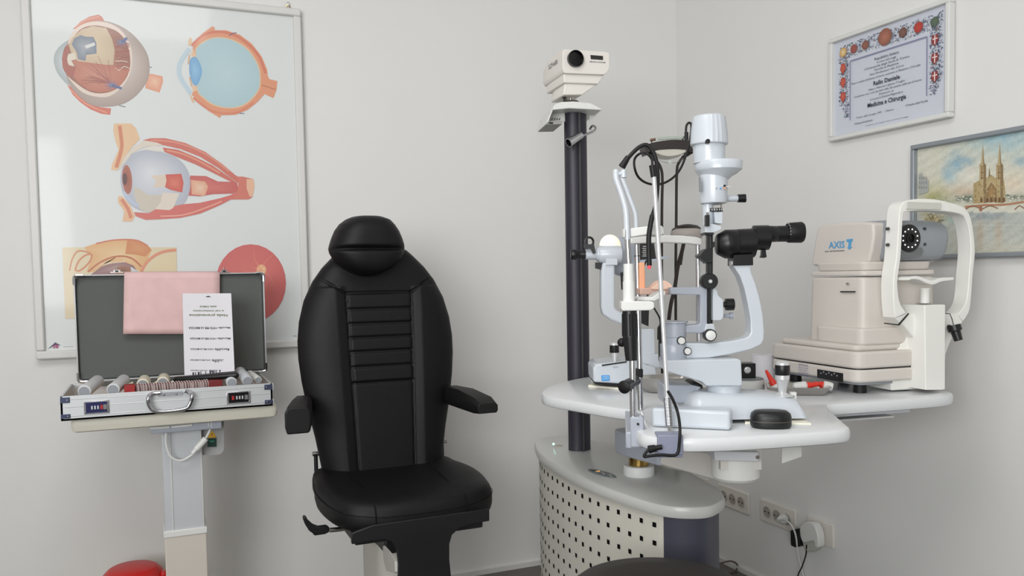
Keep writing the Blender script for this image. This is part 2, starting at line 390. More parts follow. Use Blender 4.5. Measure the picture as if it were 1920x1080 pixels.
# eyeball with muscles
A.poly([(130, 62), (300, 62), (350, 110), (390, 220), (310, 300), (240, 400), (160, 540), (98, 530), (110, 470), (175, 330), (145, 250), (120, 130)], (232, 192, 150), tr=T3)
A.line([(185, 85), (200, 200), (205, 320), (150, 510)], 38, (212, 130, 98), T3)
A.poly([(170, 800), (210, 800), (290, 890), (340, 1000), (310, 1055), (215, 1055), (232, 950), (170, 860)], (232, 185, 145), tr=T3)
A.line([(205, 830), (270, 930), (300, 1020)], 34, (214, 128, 98), T3)
A.poly([(900, 590), (1060, 595), (1180, 650), (1370, 655), (1390, 740), (1330, 772), (1130, 778), (1000, 800), (880, 792)], (198, 92, 88), (212, 112, 104), T3)
A.poly([(905, 632), (1050, 650), (1082, 700), (1050, 798), (915, 780)], (226, 160, 130), (236, 200, 172), T3)
A.poly([(195+0, 640), (215, 500), (290, 390), (420, 335), (560, 345), (700, 380), (800, 440), (870, 530), (900, 640), (890, 760), (830, 880), (700, 950), (560, 975), (420, 950), (300, 890), (225, 780)], (178, 182, 196), (222, 225, 230), T3, 3, center=(500, 560))
A.poly([(330, 700), (480, 790), (620, 790), (640, 930), (520, 960), (380, 920)], (206, 196, 180), tr=T3, smooth=2)
A.poly([(230, 410), (300, 320), (430, 235), (600, 250), (620, 285), (430, 300), (310, 370), (230, 470), (170, 545)], (224, 212, 198), tr=T3)
A.poly([(420, 232), (500, 212), (650, 212), (850, 260), (1050, 350), (1220, 470), (1350, 580), (1440, 640), (1380, 662), (1300, 605), (1180, 510), (1000, 400), (800, 320), (620, 280), (560, 255)], (208, 108, 94), tr=T3)
A.line([(500, 232), (700, 245), (900, 300), (1100, 400), (1290, 545)], 12, (226, 150, 128), T3)
A.poly([(400, 320), (540, 285), (640, 310), (640, 350), (540, 345)], (226, 220, 212), tr=T3)
A.poly([(620, 305), (780, 330), (950, 400), (1130, 490), (1300, 610), (1380, 668), (1310, 652), (1130, 562), (950, 475), (790, 412), (640, 350)], (206, 104, 92), tr=T3)
A.line([(660, 335), (820, 370), (1000, 450), (1200, 565)], 14, (226, 152, 122), T3)
A.poly([(1370, 600), (1430, 600), (1540, 625), (1552, 700), (1530, 810), (1490, 832), (1300, 832), (1290, 800), (1380, 745), (1385, 665)], (212, 116, 100), tr=T3)
A.poly([(1470, 625), (1540, 625), (1552, 700), (1530, 810), (1500, 800), (1470, 720)], (234, 182, 150), tr=T3)
A.poly([(650, 580), (810, 572), (832, 660), (820, 762), (700, 735), (640, 705)], (205, 82, 74), (222, 120, 98), T3)
A.poly([(500, 590), (650, 582), (660, 640), (645, 708), (520, 708), (560, 650)], (224, 206, 188), tr=T3)
A.poly([(330, 960), (480, 970), (550, 930), (700, 905), (830, 880), (1000, 865), (1200, 820), (1385, 765), (1330, 822), (1200, 890), (1000, 975), (800, 1018), (600, 1032), (450, 1038), (350, 1002)], (212, 106, 98), tr=T3)
A.line([(600, 1000), (820, 990), (1020, 930), (1220, 850)], 12, (235, 165, 145), T3)
A.poly([(620, 762), (790, 770), (730, 915), (690, 940), (545, 930), (600, 860)], (228, 214, 200), tr=T3)
A.ell(262, 630, 50, 148, (178, 104, 86), (150, 80, 66), T3, rot=-4); A.ell(238, 625, 24, 62, (92, 60, 60), None, T3)
A.line([(230, 760), (300, 850), (380, 900)], 30, (188, 198, 222), T3)
# lid dissection
A.poly([(55, 190), (1765, 190), (1790, 1260), (100, 1260)], (222, 204, 168), (228, 212, 176), T4)
A.poly([(380, 192), (560, 130), (800, 75), (1050, 65), (1200, 85), (1330, 150), (1395, 230), (1350, 340), (1280, 520), (1240, 560), (980, 400), (700, 420), (520, 560), (420, 560), (500, 330)], (222, 168, 112), (232, 200, 150), T4)
A.poly([(1030, 66), (1200, 85), (1330, 150), (1395, 230), (1300, 330), (1150, 300), (1000, 290)], (206, 128, 80), (216, 146, 96), T4)
A.line([(560, 135), (800, 85), (1050, 75), (1200, 95), (1320, 160)], 22, (205, 112, 82), T4)
A.line([(440, 560), (600, 430), (800, 340), (980, 325), (1120, 370), (1240, 480)], 26, (190, 104, 70), T4)
A.poly([(480, 600), (640, 480), (800, 425), (980, 410), (1120, 460), (1220, 600)], (140, 96, 96), (172, 140, 140), T4)
A.ell(960, 540, 130, 70, (160, 104, 76), (120, 80, 62), T4); A.poly([(1080, 480), (1180, 540), (1190, 600), (1090, 600)], (206, 208, 212), tr=T4)
for k in range(14):
    x = 620+k*28; A.line([(x, 420-abs(960-x)*-.12), (x+8, 385-abs(960-x)*-.12)], 8, (240, 220, 190), T4)
A.line([(1240, 560), (1320, 420), (1450, 310), (1600, 250), (1765, 232)], 44, (220, 140, 110), T4)
A.poly([(1330, 560), (1480, 360), (1765, 260), (1775, 560)], (226, 206, 166), tr=T4)
A.line([(165, 540), (200, 380), (270, 260), (360, 245), (470, 280), (510, 320)], 22, (204, 124, 80), T4)
A.line([(250, 520), (300, 400), (400, 310), (490, 300), (480, 380), (400, 480), (300, 545), (240, 520)], 26, (208, 130, 90), T4)
# fundus
A.ell(470, 531, 66, 73, (208, 98, 96), (222, 116, 108)); A.ell(490, 506, 9, 10, (240, 176, 130), (250, 215, 160))
for k in range(11):
    a = k*.58; A.line([(490, 506), (490+18*math.cos(a), 506+20*math.sin(a)), (490+38*math.cos(a+.25), 506+42*math.sin(a+.25))] if k % 2 else [(490, 506), (482+12*math.cos(a), 506+16*math.sin(a))], 1.2, (238, 150, 120), taper=True)
# maker's mark and small print
A.poly([(89, 655), (103.5, 642), (114, 647.5), (104, 646.5)], (44, 46, 84))
A.poly([(97, 650), (104, 642), (113, 648), (105, 646)], (44, 46, 84))
A.line([(119, 650), (137, 649.5)], .9, (170, 172, 172)); A.line([(549, 630), (556, 629.6)], 1, (120, 125, 150))
A.build('print', root, .35, .35)
mb = MB(); mb.text('3B', ony(99, 653, YA-.003), (1, 0, 0), (0, 0, 1), .011, M('logo_magenta', (170, 70, 120), .6), off=0, bold=True)
mb.build('logo_lettering', root, smooth=False)
hk = MB(); p = ony(540, 8, WY-.012)
hk.tube([p+Vector((0, .011, .008)), p+Vector((0, -.004, .004)), p+Vector((0, -.002, -.008))], .0022, STEEL)
hk.tube([p+Vector((-.011, .003, -.018)), p+Vector((-.003, -.001, -.002)), p+Vector((.003, -.001, -.002)), p+Vector((.011, .003, -.018))], .0016, BRASS, k=0)
tag(hk.build('wall_hook'), 'small metal hook and wire above the top right of the eye chart', 'hook')

# ------------------------------------------------------------------ framed diploma and painting on the right wall
XD = WX-.016
ya, yb, za, zb = 2.074, 1.634, 1.614, 1.936
root = thing('framed_diploma', 'white framed university diploma with an ornamental border, high on the right wall', 'diploma', (XD, (ya+yb)/2, za))
mb = MB(); fw = .014
for (cy, cz, sy, sz) in (((ya+yb)/2, za+fw/2, ya-yb, fw), ((ya+yb)/2, zb-fw/2, ya-yb, fw), (ya-fw/2, (za+zb)/2, fw, zb-za-2*fw), (yb+fw/2, (za+zb)/2, fw, zb-za-2*fw)):
    mb.box((XD, cy, cz), .024, sy, sz, WHITEP)
mb.build('frame', root, bev=.003)
XA = XD+.002
U = lambda u, v: Vector((XA, ya-fw-u*(ya-yb-2*fw), zb-fw-v*(zb-za-2*fw)))   # u to the right, v down, 0..1
A = Art(U, (-1, 0, 0), .000004)
asp = (ya-yb-2*fw)/(zb-za-2*fw)
A.poly([(0, 0), (1, 0), (1, 1), (0, 1)], (205, 209, 220))
def el(u, v, r, c, c2=None): A.ell(u, v, r/asp, r, c, c2, n=16)
for k in range(1300):
    t = random.random()
    if t < .42: u, v = random.uniform(.05, .96), random.uniform(.05, .20)
    elif t < .71: u, v = random.uniform(.05, .145), random.uniform(.18, .82+.0)
    else: u, v = random.uniform(.865, .96), random.uniform(.18, .80)
    if v > .68 and (u-.10 if u < .5 else .91-u) < -(.82-v)*.25-.0: continue
    r = random.uniform(.003, .0075); c = random.choice([(88, 98, 128), (110, 120, 150), (70, 82, 110), (120, 130, 140), (96, 112, 104), (150, 120, 130), (80, 90, 118)])
    A.ell(u, v, r/asp, r*random.uniform(.6, 1.8), c, n=7, rot=random.uniform(0, 180))
for (u, v, r, c, c2) in ((.095, .13, .05, (196, 150, 80), (236, 210, 160)), (.20, .13, .046, (140, 70, 62), (165, 84, 76)), (.31, .13, .046, (128, 76, 64), (150, 96, 80)), (.49, .115, .085, (140, 84, 66), (178, 112, 90)), (.645, .13, .048, (108, 70, 62), (128, 90, 76)), (.775, .13, .052, (165, 50, 42), (196, 66, 52)), (.905, .13, .046, (74, 92, 76), (96, 112, 92))): el(u, v, r, c, c2)
for v in (.30, .45, .60): A.poly([(.075, v-.05), (.115, v-.05), (.122, v+.01), (.095, v+.06), (.068, v+.01)], (182, 66, 52), (205, 96, 74))
for v in (.30, .47, .64):
    A.poly([(.885, v-.05), (.93, v-.05), (.937, v+.01), (.907, v+.06), (.878, v+.01)], (128, 48, 48), (170, 62, 56))
    A.line([(.907, v-.045), (.907, v+.04)], .008, (235, 220, 220), smooth=0); A.line([(.888, v-.012), (.928, v-.012)], .010, (235, 220, 220), smooth=0)
for a, b in (((.165, .245), (.845, .245)), ((.165, .245), (.165, .86)), ((.845, .245), (.845, .80))):
    A.line([a, b], .012 if a[1] == b[1] else .008, (150, 152, 180), smooth=0); A.line([a, b], .004 if a[1] == b[1] else .003, (100, 100, 140), smooth=0)
A.build('print', root, .45, .3)
tx = MB(); R_, UP = Vector((0, -1, 0)), Vector((0, 0, 1))
def dt(s_, u, v, wd, h, bold=False, al='C'):
    o = U(u, v); o.x = XA-.0030; tx.text(s_, o, R_, UP, h, INK, width=wd*(ya-yb), align=al, off=0, bold=bold)
for args in (('Repubblica Italiana', .5, .315, .20, .008), ('In nome della Legge', .5, .35, .16, .0055), ("L'Università degli Studi di Torino", .5, .385, .37, .006), ('Facoltà di Medicina', .5, .42, .2, .006), ('Noi Professori dei Corsi', .5, .455, .28, .0055),
             ('Visto il verbale dell\'esame di laurea sostenuto in Medicina e Chirurgia', .48, .495, .58, .0055), ('Rallo Daniele', .5, .565, .22, .012, True), ('Nato a Palermo il giorno 7 Luglio', .5, .605, .3, .0055), ('Conferisce con i voti riportati nella discussione della tesi di laurea', .5, .64, .56, .0055),
             ('Dottore in', .5, .675, .12, .0055), ('la Laurea in Dottore Magistrale in', .5, .71, .27, .006), ('Medicina e Chirurgia', .5, .775, .32, .013, True), ('Torino, addì 14 Luglio 1997', .34, .86, .22, .005), ('Il Rettore', .53, .86, .07, .005), ('Il Preside della Facoltà', .76, .855, .17, .006), ('Il Direttore Amministrativo', .29, .92, .16, .006), ('conferito con i pieni onori ai sensi di legge', .5, .96, .36, .003)):
    dt(*args)
# the lettering sits on the sheet, just in front of the printed border
for v in tx.v: v.x = XA-.0032
tl = tx.build('lettering', root, smooth=False)

ya, yb, za, zb = 1.758, 1.13, 1.229, 1.555
root = thing('framed_painting', 'grey framed watercolour of a twin-spired church by a river, right wall edge of view', 'painting', (XD, (ya+yb)/2, za))
mb = MB(); fw = .013
FRG = M('grey_frame', (150, 156, 162), .4, metal=.3)
for (cy, cz, sy, sz) in (((ya+yb)/2, za+fw/2, ya-yb, fw), ((ya+yb)/2, zb-fw/2, ya-yb, fw), (ya-fw/2, (za+zb)/2, fw, zb-za-2*fw), (yb+fw/2, (za+zb)/2, fw, zb-za-2*fw)):
    mb.box((XD, cy, cz), .026, sy, sz, FRG)
mb.build('frame', root, bev=.003)
def gs(x, y, cx, cy, rx, ry): return math.exp(-((x-cx)/rx)**2-((y-cy)/ry)**2)
def wash(u, v):
    # u right, v up in the picture
    pt = Vector((XA, ya-fw-u*(ya-yb-2*fw), za+fw+v*(zb-za-2*fw)))-CAM
    X = 960+FPX*pt.dot(CR)/pt.dot(CF); Y = CY-FPX*pt.dot(CU)/pt.dot(CF)
    c = Vector((214, 212, 196))
    def mix(col, k):
        nonlocal c
        k = max(0, min(1, k)); c = c*(1-k)+Vector(col)*k
    n = math.sin(X*.13+Y*.07)*math.sin(Y*.19-X*.05)*.5+math.sin(X*.41+1.3+Y*.2)*math.sin(Y*.37-X*.11)*.3+random.uniform(-.25, .25)
    mix((150, 190, 205), .75*gs(X, Y, 1880, 255, 70, 32)*(1+.4*n)); mix((112, 158, 188), .6*gs(X+6*n, Y+8*n, 1792, 305, 15, 18)); mix((112, 158, 188), .55*gs(X, Y+6*n, 1812, 302, 14, 8)); mix((130, 165, 185), .45*gs(X, Y, 1775, 325, 10, 14)); mix((110, 155, 185), .5*gs(X, Y, 1915, 303, 14, 9)); mix((150, 190, 210), .5*gs(X, Y, 1782, 330, 12, 14))
    mix((205, 175, 150), .6*gs(X, Y, 1810, 360, 35, 12)); mix((236, 232, 220), .6*gs(X, Y, 1815, 330, 20, 12)); mix((228, 205, 180), .55*gs(X, Y, 1900, 345, 25, 20))
    mix((176, 172, 120), .85*gs(X, Y, 1752, 372, 25, 24)*(1+.5*n)); mix((150, 150, 140), .6*gs(X, Y, 1728, 350, 9, 20)); mix((120, 130, 105), .6*gs(X, Y, 1765, 380, 14, 12)*(1+n))
    mix((120, 128, 108), .65*gs(X, Y, 1815, 372, 26, 8)*(1+.8*n)); mix((130, 134, 116), .6*gs(X, Y, 1910, 372, 22, 8)*(1+.8*n))
    if Y > 398:
        mix((178, 184, 182), .6); mix((140, 152, 160), .7*gs(X, Y, 1840, 404, 55, 9)*(1+n)); mix((150, 158, 150), .35*(math.sin(Y*.8)*.5+.5)*gs(X, Y, 1870, 420, 60, 20)); mix((190, 160, 130), .45*gs(X, Y, 1838, 440, 7, 26)); mix((190, 160, 130), .45*gs(X, Y, 1872, 438, 7, 26)); mix((205, 198, 176), .55*gs(X, Y, 1880, 475, 80, 18))
        mix((140, 180, 170), .6*gs(X, Y, 1788, 412, 14, 7)); mix((130, 165, 150), .7*gs(X, Y, 1765, 432, 12, 8)); mix((170, 160, 120), .7*gs(X, Y, 1748, 408, 22, 14)*(1+n)); mix((150, 120, 90), .6*gs(X, Y, 1755, 428, 10, 8)*(1+n))
    g_ = random.uniform(-7, 7)+4*math.sin(X*.21+Y*.33)
    return tuple(max(0, min(255, q+g_)) for q in c)
A = Art(lambda x, y: onx(x, y, XA), (-1, 0, 0))
g = [Vector((XA, a, b)) for a, b in ((ya-fw, za+fw), (yb+fw, za+fw), (yb+fw, zb-fw), (ya-fw, zb-fw))]
A.grid(g, wash, 150, 80)
T = (1680, 220, .2592)
ST, SD, SL_ = (176, 156, 112), (140, 118, 84), (194, 176, 134)
A.poly([(560, 480), (600, 455), (650, 440), (690, 415), (720, 440), (780, 450), (790, 520), (795, 610), (560, 625)], ST, SL_, T)
for x, y0, wd in ((628, 195, 24), (750, 180, 26)):
    A.poly([(x, y0), (x+wd*.45, 330), (x+wd, 345), (x+wd, 460), (x+wd+4, 620), (x-wd-4, 620), (x-wd, 460), (x-wd, 345), (x-wd*.5, 330)], ST, SL_, T)
    A.poly([(x+2, y0+8), (x+wd*.45, 330), (x+wd, 345), (x+wd, 620), (x+6, 620)], SD, tr=T)
    for yy in (355, 400, 440): A.line([(x-wd*.7, yy), (x+wd*.7, yy-2)], 5, (130, 100, 66), T, 0)
    A.line([(x-6, 360), (x-6, 450)], 7, (120, 92, 60), T, 0)
A.poly([(668, 430), (676, 360), (684, 430)], SD, tr=T)
A.poly([(655, 520), (690, 470), (728, 520), (728, 610), (655, 612)], SD, (176, 140, 92), T)
for x in (618, 660, 690, 722, 748, 780): A.poly([(x-8, 615), (x-8, 590), (x, 575), (x+8, 590), (x+8, 613)], (110, 82, 56), tr=T)
for k in range(60): A.line([(570+random.random()*210, 470+random.random()*130)]+[(0, 0)]*0+[(572+random.random()*210, 480)][:0]+[(570+random.random()*210, 470+random.random()*130)][:0], 1, ST, T) if False else A.ell(570+random.random()*215, 470+random.random()*135, 4, random.uniform(3, 9), random.choice([SD, SL_, (168, 136, 88)]), tr=T, n=6)
A.line([(500, 648), (640, 635), (780, 632), (926, 612)], 14, (178, 128, 96), T)
for a, b in ((500, 610), (620, 740), (860, 930)): A.line([(a, 668), ((a+b)/2, 640), (b, 660)], 7, (140, 96, 74), T)
A.poly([(600, 640), (625, 640), (622, 680), (605, 680)], (160, 110, 84), tr=T)
for k in range(30): A.ell(430+random.random()*120, 570+random.random()*40, 8, 5, random.choice([(230, 228, 220), (110, 120, 104), (150, 156, 140)]), tr=T, n=7)
for k in range(26): A.ell(790+random.random()*130, 560+random.random()*45, 8, 5, random.choice([(230, 228, 220), (110, 120, 104), (150, 156, 140)]), tr=T, n=7)
A.poly([(168, 410), (190, 405), (198, 440), (240, 455), (235, 540), (170, 560)], (170, 172, 168), tr=T)
for k in range(12): A.line([(172+(k % 4)*16, 430+(k//4)*34), (176+(k % 4)*16, 450+(k//4)*34)], 6, (130, 132, 134), T, 0)
A.poly([(285, 905), (310, 860), (360, 825), (368, 840), (350, 890), (320, 930), (295, 940)], (136, 96, 78), (160, 120, 96), T)
A.poly([(312, 858), (330, 838), (365, 825), (340, 858)], (110, 112, 76), tr=T); A.line([(360, 905), (368, 925)], 6, (90, 84, 76), T, 0)
for k in range(26): A.line([(200+random.random()*130, 700+random.random()*90), (230+random.random()*130, 690+random.random()*100)], 5, random.choice([(150, 140, 100), (180, 165, 120), (120, 110, 84), (222, 205, 170)]), T, 0)
A.build('print', root, .45, .3)

# ------------------------------------------------------------------ sockets, plugs, cords on the right wall
XS = WX-.004
def socket(y0, y1, zt, zb, holes, lab):
    r = thing('power_socket', lab, 'socket', (XS, (y0+y1)/2, zb), 'white triple socket plates')
    MB().box((XS, (y0+y1)/2, (zt+zb)/2), .010, y0-y1, zt-zb, PLATE).build('cover_plate', r, bev=.003)
    for k in range(3):
        yy = y0-(y0-y1)*(.22+.28*k); zc = (zt+zb)/2; mb = MB()
        mb.lathe((XS-.0052, yy, zc), (-1, 0, 0), [(.021, 0), (.021, .003), (.018, .003), (.016, -.003+.001)], M('socket_inner', (196, 190, 182), .5), 24)
        mb.lathe((XS-.0056, yy, zc), (-1, 0, 0), [(.0158, -.002), (.0158, .0022)], M('socket_recess', (168, 160, 152), .5), 24)
        for q in (-.0095, .0095): mb.lathe((XS-.006, yy+q, zc), (-1, 0, 0), [(.0028, 0), (.0028, .0024)], HOLE, 10)
        mb.build('outlet', r)
    return r
socket(2.43, 2.245, .372, .292, 3, 'white triple wall socket with a white plug in it, in the middle of the row')
socket(2.68, 2.495, .372, .292, 3, 'empty white triple wall socket half hidden behind the cabinet end')
socket(2.93, 2.745, .372, .292, 3, 'white triple wall socket nearest the room corner, mostly hidden by the cabinet')
r = thing('power_socket', 'white wall socket plate carrying two stacked adaptors, rightmost of the row', 'socket', (XS, 2.13, .29))
MB().box((XS, 2.13, .33), .010, .12, .08, PLATE).build('cover_plate', r, bev=.003)
pg = thing('power_plug', 'white round mains plug with a white cord hanging down from the middle socket', 'plug', (XS-.01, 2.290, .33))
p = Vector((XS-.01, 2.292, .332))
MB().lathe(p, (-1, -.1, .1), [(.017, 0), (.018, .012), (.013, .022), (.006, .034)], WHITEP, 18).build('plug_body', pg)
e = [onx(1472, 975, 1.97), onx(1484, 985, 1.96), onx(1492, 1004, 1.97), onx(1496, 1035, 1.98), onx(1501, 1060, 1.99), onx(1506, 1085, 2.0)]
MB().tube([p+Vector((-.03, 0, 0))]+e+[Vector((2.0, 2.21, ZF+.03)), Vector((1.99, 2.26, ZF+.004))], .003, WHITEP).build('cord', pg)
ad = thing('power_adapter', 'white rounded mains adaptor with translucent lower half on the rightmost socket', 'adapter', (XS-.01, 2.11, .28))
SP = PL((XS-.012, 2.11), -90)
MB().prism(SP, sm([(1513, 985), (1525, 977), (1538, 980), (1546, 1000), (1547, 1022), (1541, 1024), (1538, 1012), (1520, 1016), (1513, 1003)], 3), 0, -.030, WHITEP).build('adapter_body', ad, bev=.004)
MB().prism(SP, sm([(1514, 1005), (1538, 1012), (1540, 1026), (1530, 1033), (1518, 1028)], 3), -.004, -.026, GLASS).build('adapter_lens', ad, bev=.003)
bl = thing('power_adapter', 'small black mains adaptor block with thin black cord beside the white adaptor', 'adapter', (XS-.01, 2.16, .28))
MB().prism(SP, rnd([(1496, 992), (1513, 988), (1514, 1022), (1505, 1024), (1497, 1020)], 2), 0, -.034, BLACKP).build('adapter_body', bl, bev=.003)
MB().tube([SP.P(1512, 1022, -.03), SP.P(1511, 1040, -.02), SP.P(1504, 1062, -.02), SP.P(1496, 1085, -.02), Vector((1.985, 2.16, ZF+.03)), Vector((1.96, 2.14, ZF+.004))], .0022, BLACKR).build('cord', bl)
# ------------------------------------------------------------------ exam chair
xc = .606
root = thing('exam_chair', 'black leather patient chair with rounded headrest and padded armrests', 'chair', (xc, 2.25, ZF))
def interp(t, tab):
    if t <= tab[0][0]: return tab[0][1:]
    for a, b in zip(tab, tab[1:]):
        if t <= b[0]:
            k = (t-a[0])/(b[0]-a[0]); k2 = k
            return tuple(x+(y-x)*k2 for x, y in zip(a[1:], b[1:]))
    return tab[-1][1:]
def rows_mesh(rows, nx, yf, thick, feat, mtl, edge=.5, pw=4.0):
    # rows: (z, xl, xr). front surface towards -y
    fr = []; bk = []
    for (z, xl, xr) in rows:
        F_, B_ = [], []
        for i in range(nx+1):
            u = -math.cos(math.pi*i/nx); x = (xl+xr)/2+(xr-xl)/2*u
            e = max(0, 1-abs(u)**pw)**.5
            F_.append(Vector((x, yf(z)-thick*.5*e+feat(u, z)*e, z))); B_.append(Vector((x, yf(z)+thick*.5*e, z)))
        fr.append(F_+B_[1:-1][::-1])
    mb = MB(); mb.loft(fr, mtl); return mb
# backrest
RP = [(660, 884), (820, 860), (828, 800), (838, 745), (844, 700), (845, 660), (843, 628), (837, 594), (825, 557), (807, 524), (788, 500), (765, 478)]
tab = []
for x, y in RP[1:]:
    p = ony(x, y, 2.405+.10*max(0, (700-y)/350)*.8); tab.append((p.z, p.x-xc+.012))
tab.sort(); tab = [(tab[0][0]-.03, tab[0][1]*.98)]+tab
zt = tab[-1][0]
tab += [(zt+.014, tab[-1][1]*.86), (zt+.026, tab[-1][1]*.62), (zt+.032, tab[-1][1]*.35), (zt+.034, .004)]
def yb_(z): return 2.40+.10*(z-.66)
rib = [ony(715, y, 2.38).z for y in (579, 606, 632, 658, 686, 715)]
zs = sorted(set([tab[0][0]+(tab[-1][0]-tab[0][0])*i/230 for i in range(231)]))
def bfeat(u, z):
    w_ = interp(z, tab)[0]; x = u*w_
    d = 0
    s = .084+.026*(z-.66)
    top = ony(715, 549, 2.38).z
    if z < top: d += .0065*math.exp(-((abs(x)-s)/.003)**2)
    # bolsters
    if z < top+.02: d -= .012*max(0, min(1, (abs(x)-s)/.03))*max(0, 1-((abs(x)-s)/max(.02, w_-s))**3)
    if abs(x) < s-.002:
        for r_ in rib: d += .007*math.exp(-((z-r_)/.0035)**2)
        if rib[-1] < z < top: d -= .004
    d += .008*math.exp(-((z-(top+max(0, abs(x)-s)*.65))/.003)**2)
    return d
mb = rows_mesh([(z, xc-interp(z, tab)[0], xc+interp(z, tab)[0]) for z in zs], 150, yb_, .095, bfeat, LEATHER)
mb.build('backrest', root, ang=180)
# headrest
HP = [(404, 676, 714), (406, 664, 722), (411, 652, 735), (420, 640, 743), (432, 631, 751), (446, 625, 757), (458, 621, 761), (466, 619, 762), (474, 621, 761), (484, 627, 756), (494, 636, 747), (503, 647, 736), (510, 660, 723), (515, 672, 711), (517, 682, 700)]
tr_ = sorted([(ony(700, y, 2.37).z, ony(a, y, 2.37).x, ony(b, y, 2.37).x) for y, a, b in HP])
hz0, hz1 = tr_[0][0], tr_[-1][0]; hs = ony(700, 466, 2.37).z
rows = []
for i in range(91):
    z = hz0+(hz1-hz0)*(.5-.5*math.cos(math.pi*i/90)); a, b = interp(z, tr_)
    rows.append((z, a, b))
def hy(z): return 2.395+.02*(z-hz0)
def hth(z): t = (z-hz0)/(hz1-hz0); return t
def hfeat(u, z):
    t = (z-hz0)/(hz1-hz0); base = .055*(1-(max(0, 1-abs(2*t-1)**3.5))**.5)
    d = .014*math.exp(-((z-hs)/.006)**2)
    d -= .012 if z > hs else .006
    return base+d*(1 if abs(u) < .96 else .5)
mb = rows_mesh(rows, 60, hy, .13, hfeat, LEATHER, pw=3.0)
mb.build('headrest', root, ang=180)
# seat
plan = [(xc-.185, 2.44), (xc-.212, 2.35), (xc-.226, 2.24), (xc-.216, 2.12), (xc-.185, 2.045), (xc-.11, 2.012), (xc, 2.005), (xc+.11, 2.012), (xc+.195, 2.045), (xc+.226, 2.12), (xc+.234, 2.24), (xc+.215, 2.35), (xc+.185, 2.44), (xc, 2.46)]
plan = sm(plan, 6); cyp = 2.23
rings = []
def seatz(x, y, k):
    side = max(0, (abs(x-xc)-.10)/.12)
    return .648+.10*(y-2.19)*.35+.012*min(1, side)-.004
for k, dz in ((.9, -.078), (.985, -.070), (1.0, -.056), (1.0, -.034), (.985, -.018), (.95, -.006), (.9, 0), (.8, .003), (.65, .004), (.4, .002), (.12, 0)):
    rings.append([Vector((xc+(x-xc)*k, cyp+(y-cyp)*k, seatz(xc+(x-xc)*k, cyp+(y-cyp)*k, k)+dz)) for x, y in plan])
st = MB().loft(rings, LEATHER).build('seat_cushion', root, ang=180)
sb = MB()
for s in (-1, 1):
    pts = [(xc+s*.125, 2.40), (xc+s*.118, 2.25), (xc+s*.112, 2.14), (xc+s*.118, 2.05), (xc+s*.12, 2.022)]
    q = [Vector((x, y, seatz(x, y, 1)+.0005+(-.006 if y < 2.06 else .003))) for x, y in pts]+[Vector((xc+s*.121, 2.011, .612)), Vector((xc+s*.121, 2.011, .585))]
    sb.tube(q, .0014, SEAM, 6)
q = [Vector((xc+(x-xc)*1.003, cyp+(y-cyp)*1.003, seatz(x, y, 1)-.03)) for x, y in plan[6:-16]]
sb.tube(q, .0009, SEAM, 6, k=0)
sb.build('seam_piping', st)
MB().tube([Vector((xc-.05, 2.37, .666)), Vector((xc+.03, 2.37, .668))], .0015, STEEL).build('zip', st)
# armrests
def arm(pts, wv, name_metal=True):
    rings = []
    for (p, w_, h) in pts:
        p = Vector(p); rings.append([p+Vector((a*w_, 0, b*h)) for a, b in ((-1, -.5), (-.85, -1), (.85, -1), (1, -.5), (1, .5), (.75, 1), (-.75, 1), (-1, .5))])
    return MB().loft(rings, BLACKR)
a1_ = arm([((xc-.215, 2.42, .845), .012, .015), ((xc-.228, 2.40, .85), .024, .024), ((xc-.25, 2.30, .850), .030, .028), ((xc-.275, 2.19, .842), .034, .036), ((xc-.280, 2.165, .842), .032, .034)], 0)
a1_.build('armrest', root, bev=.006, seg=3)
a2_ = arm([((xc+.205, 2.42, .850), .012, .015), ((xc+.214, 2.40, .846), .026, .026), ((xc+.226, 2.30, .846), .032, .027), ((xc+.241, 2.20, .838), .034, .022), ((xc+.245, 2.17, .832), .030, .014)], 0)
a2_.build('armrest', root, bev=.006, seg=3)
for s in (-1, 1):
    o = MB(); o.cyl((xc+s*.17, 2.42, .70), (xc+s*.203, 2.42, .70), .007, STEEL, 14); o.cyl((xc+s*.192, 2.43, .62), (xc+s*.192, 2.43, .70), .006, BLACKM, 10); o.build('hinge_bolt', root)
# plate, post, lever
FP = PL((xc, 2.0), 0)
pts = [(659, 1000), (700, 985), (860, 962), (918, 955), (918, 977), (885, 983), (862, 990), (848, 1003), (843, 1020), (843, 1050), (850, 1120), (745, 1125), (748, 1060), (744, 1030), (736, 1017), (722, 1011), (700, 1013), (660, 1021)]
MB().prism(FP, pts, 0, .012, BLACKM).build('front_plate', root, bev=.002)
MB().box((xc, 2.23, .553), .34, .40, .025, BLACKM).box((xc-.01, 2.2, .52), .16, .3, .04, BLACKM).build('seat_pan', root, bev=.004)
po = MB(); po.slab(rnd([(xc-.09, 2.10), (xc+.05, 2.10), (xc+.05, 2.34), (xc-.09, 2.34)], .05, 5), ZF+.03, .50, M('base_beige', (196, 192, 184), .5)); po.build('lift_post', root)
po = MB(); po.prism(PL((xc-.09, 2.16), 80), rnd([(721, 1022), (733, 1035), (744, 1052), (745, 1075), (728, 1070), (722, 1048)], 3), 0, .004, M('post_cover', (168, 165, 160), .5)); po.build('post_cover', root)
MB().slab(rnd([(xc-.25, 2.0), (xc+.22, 2.0), (xc+.22, 2.46), (xc-.25, 2.46)], .08, 5), ZF, ZF+.03, BLACKM).build('floor_base', root, bev=.004)
lv = MB(); LP = PL((xc, 2.12), 0)
lv.tube([LP.P(655, 990), LP.P(630, 993), LP.P(618, 994)], .006, STEEL, 10, 0); lv.build('lever_rod', root)
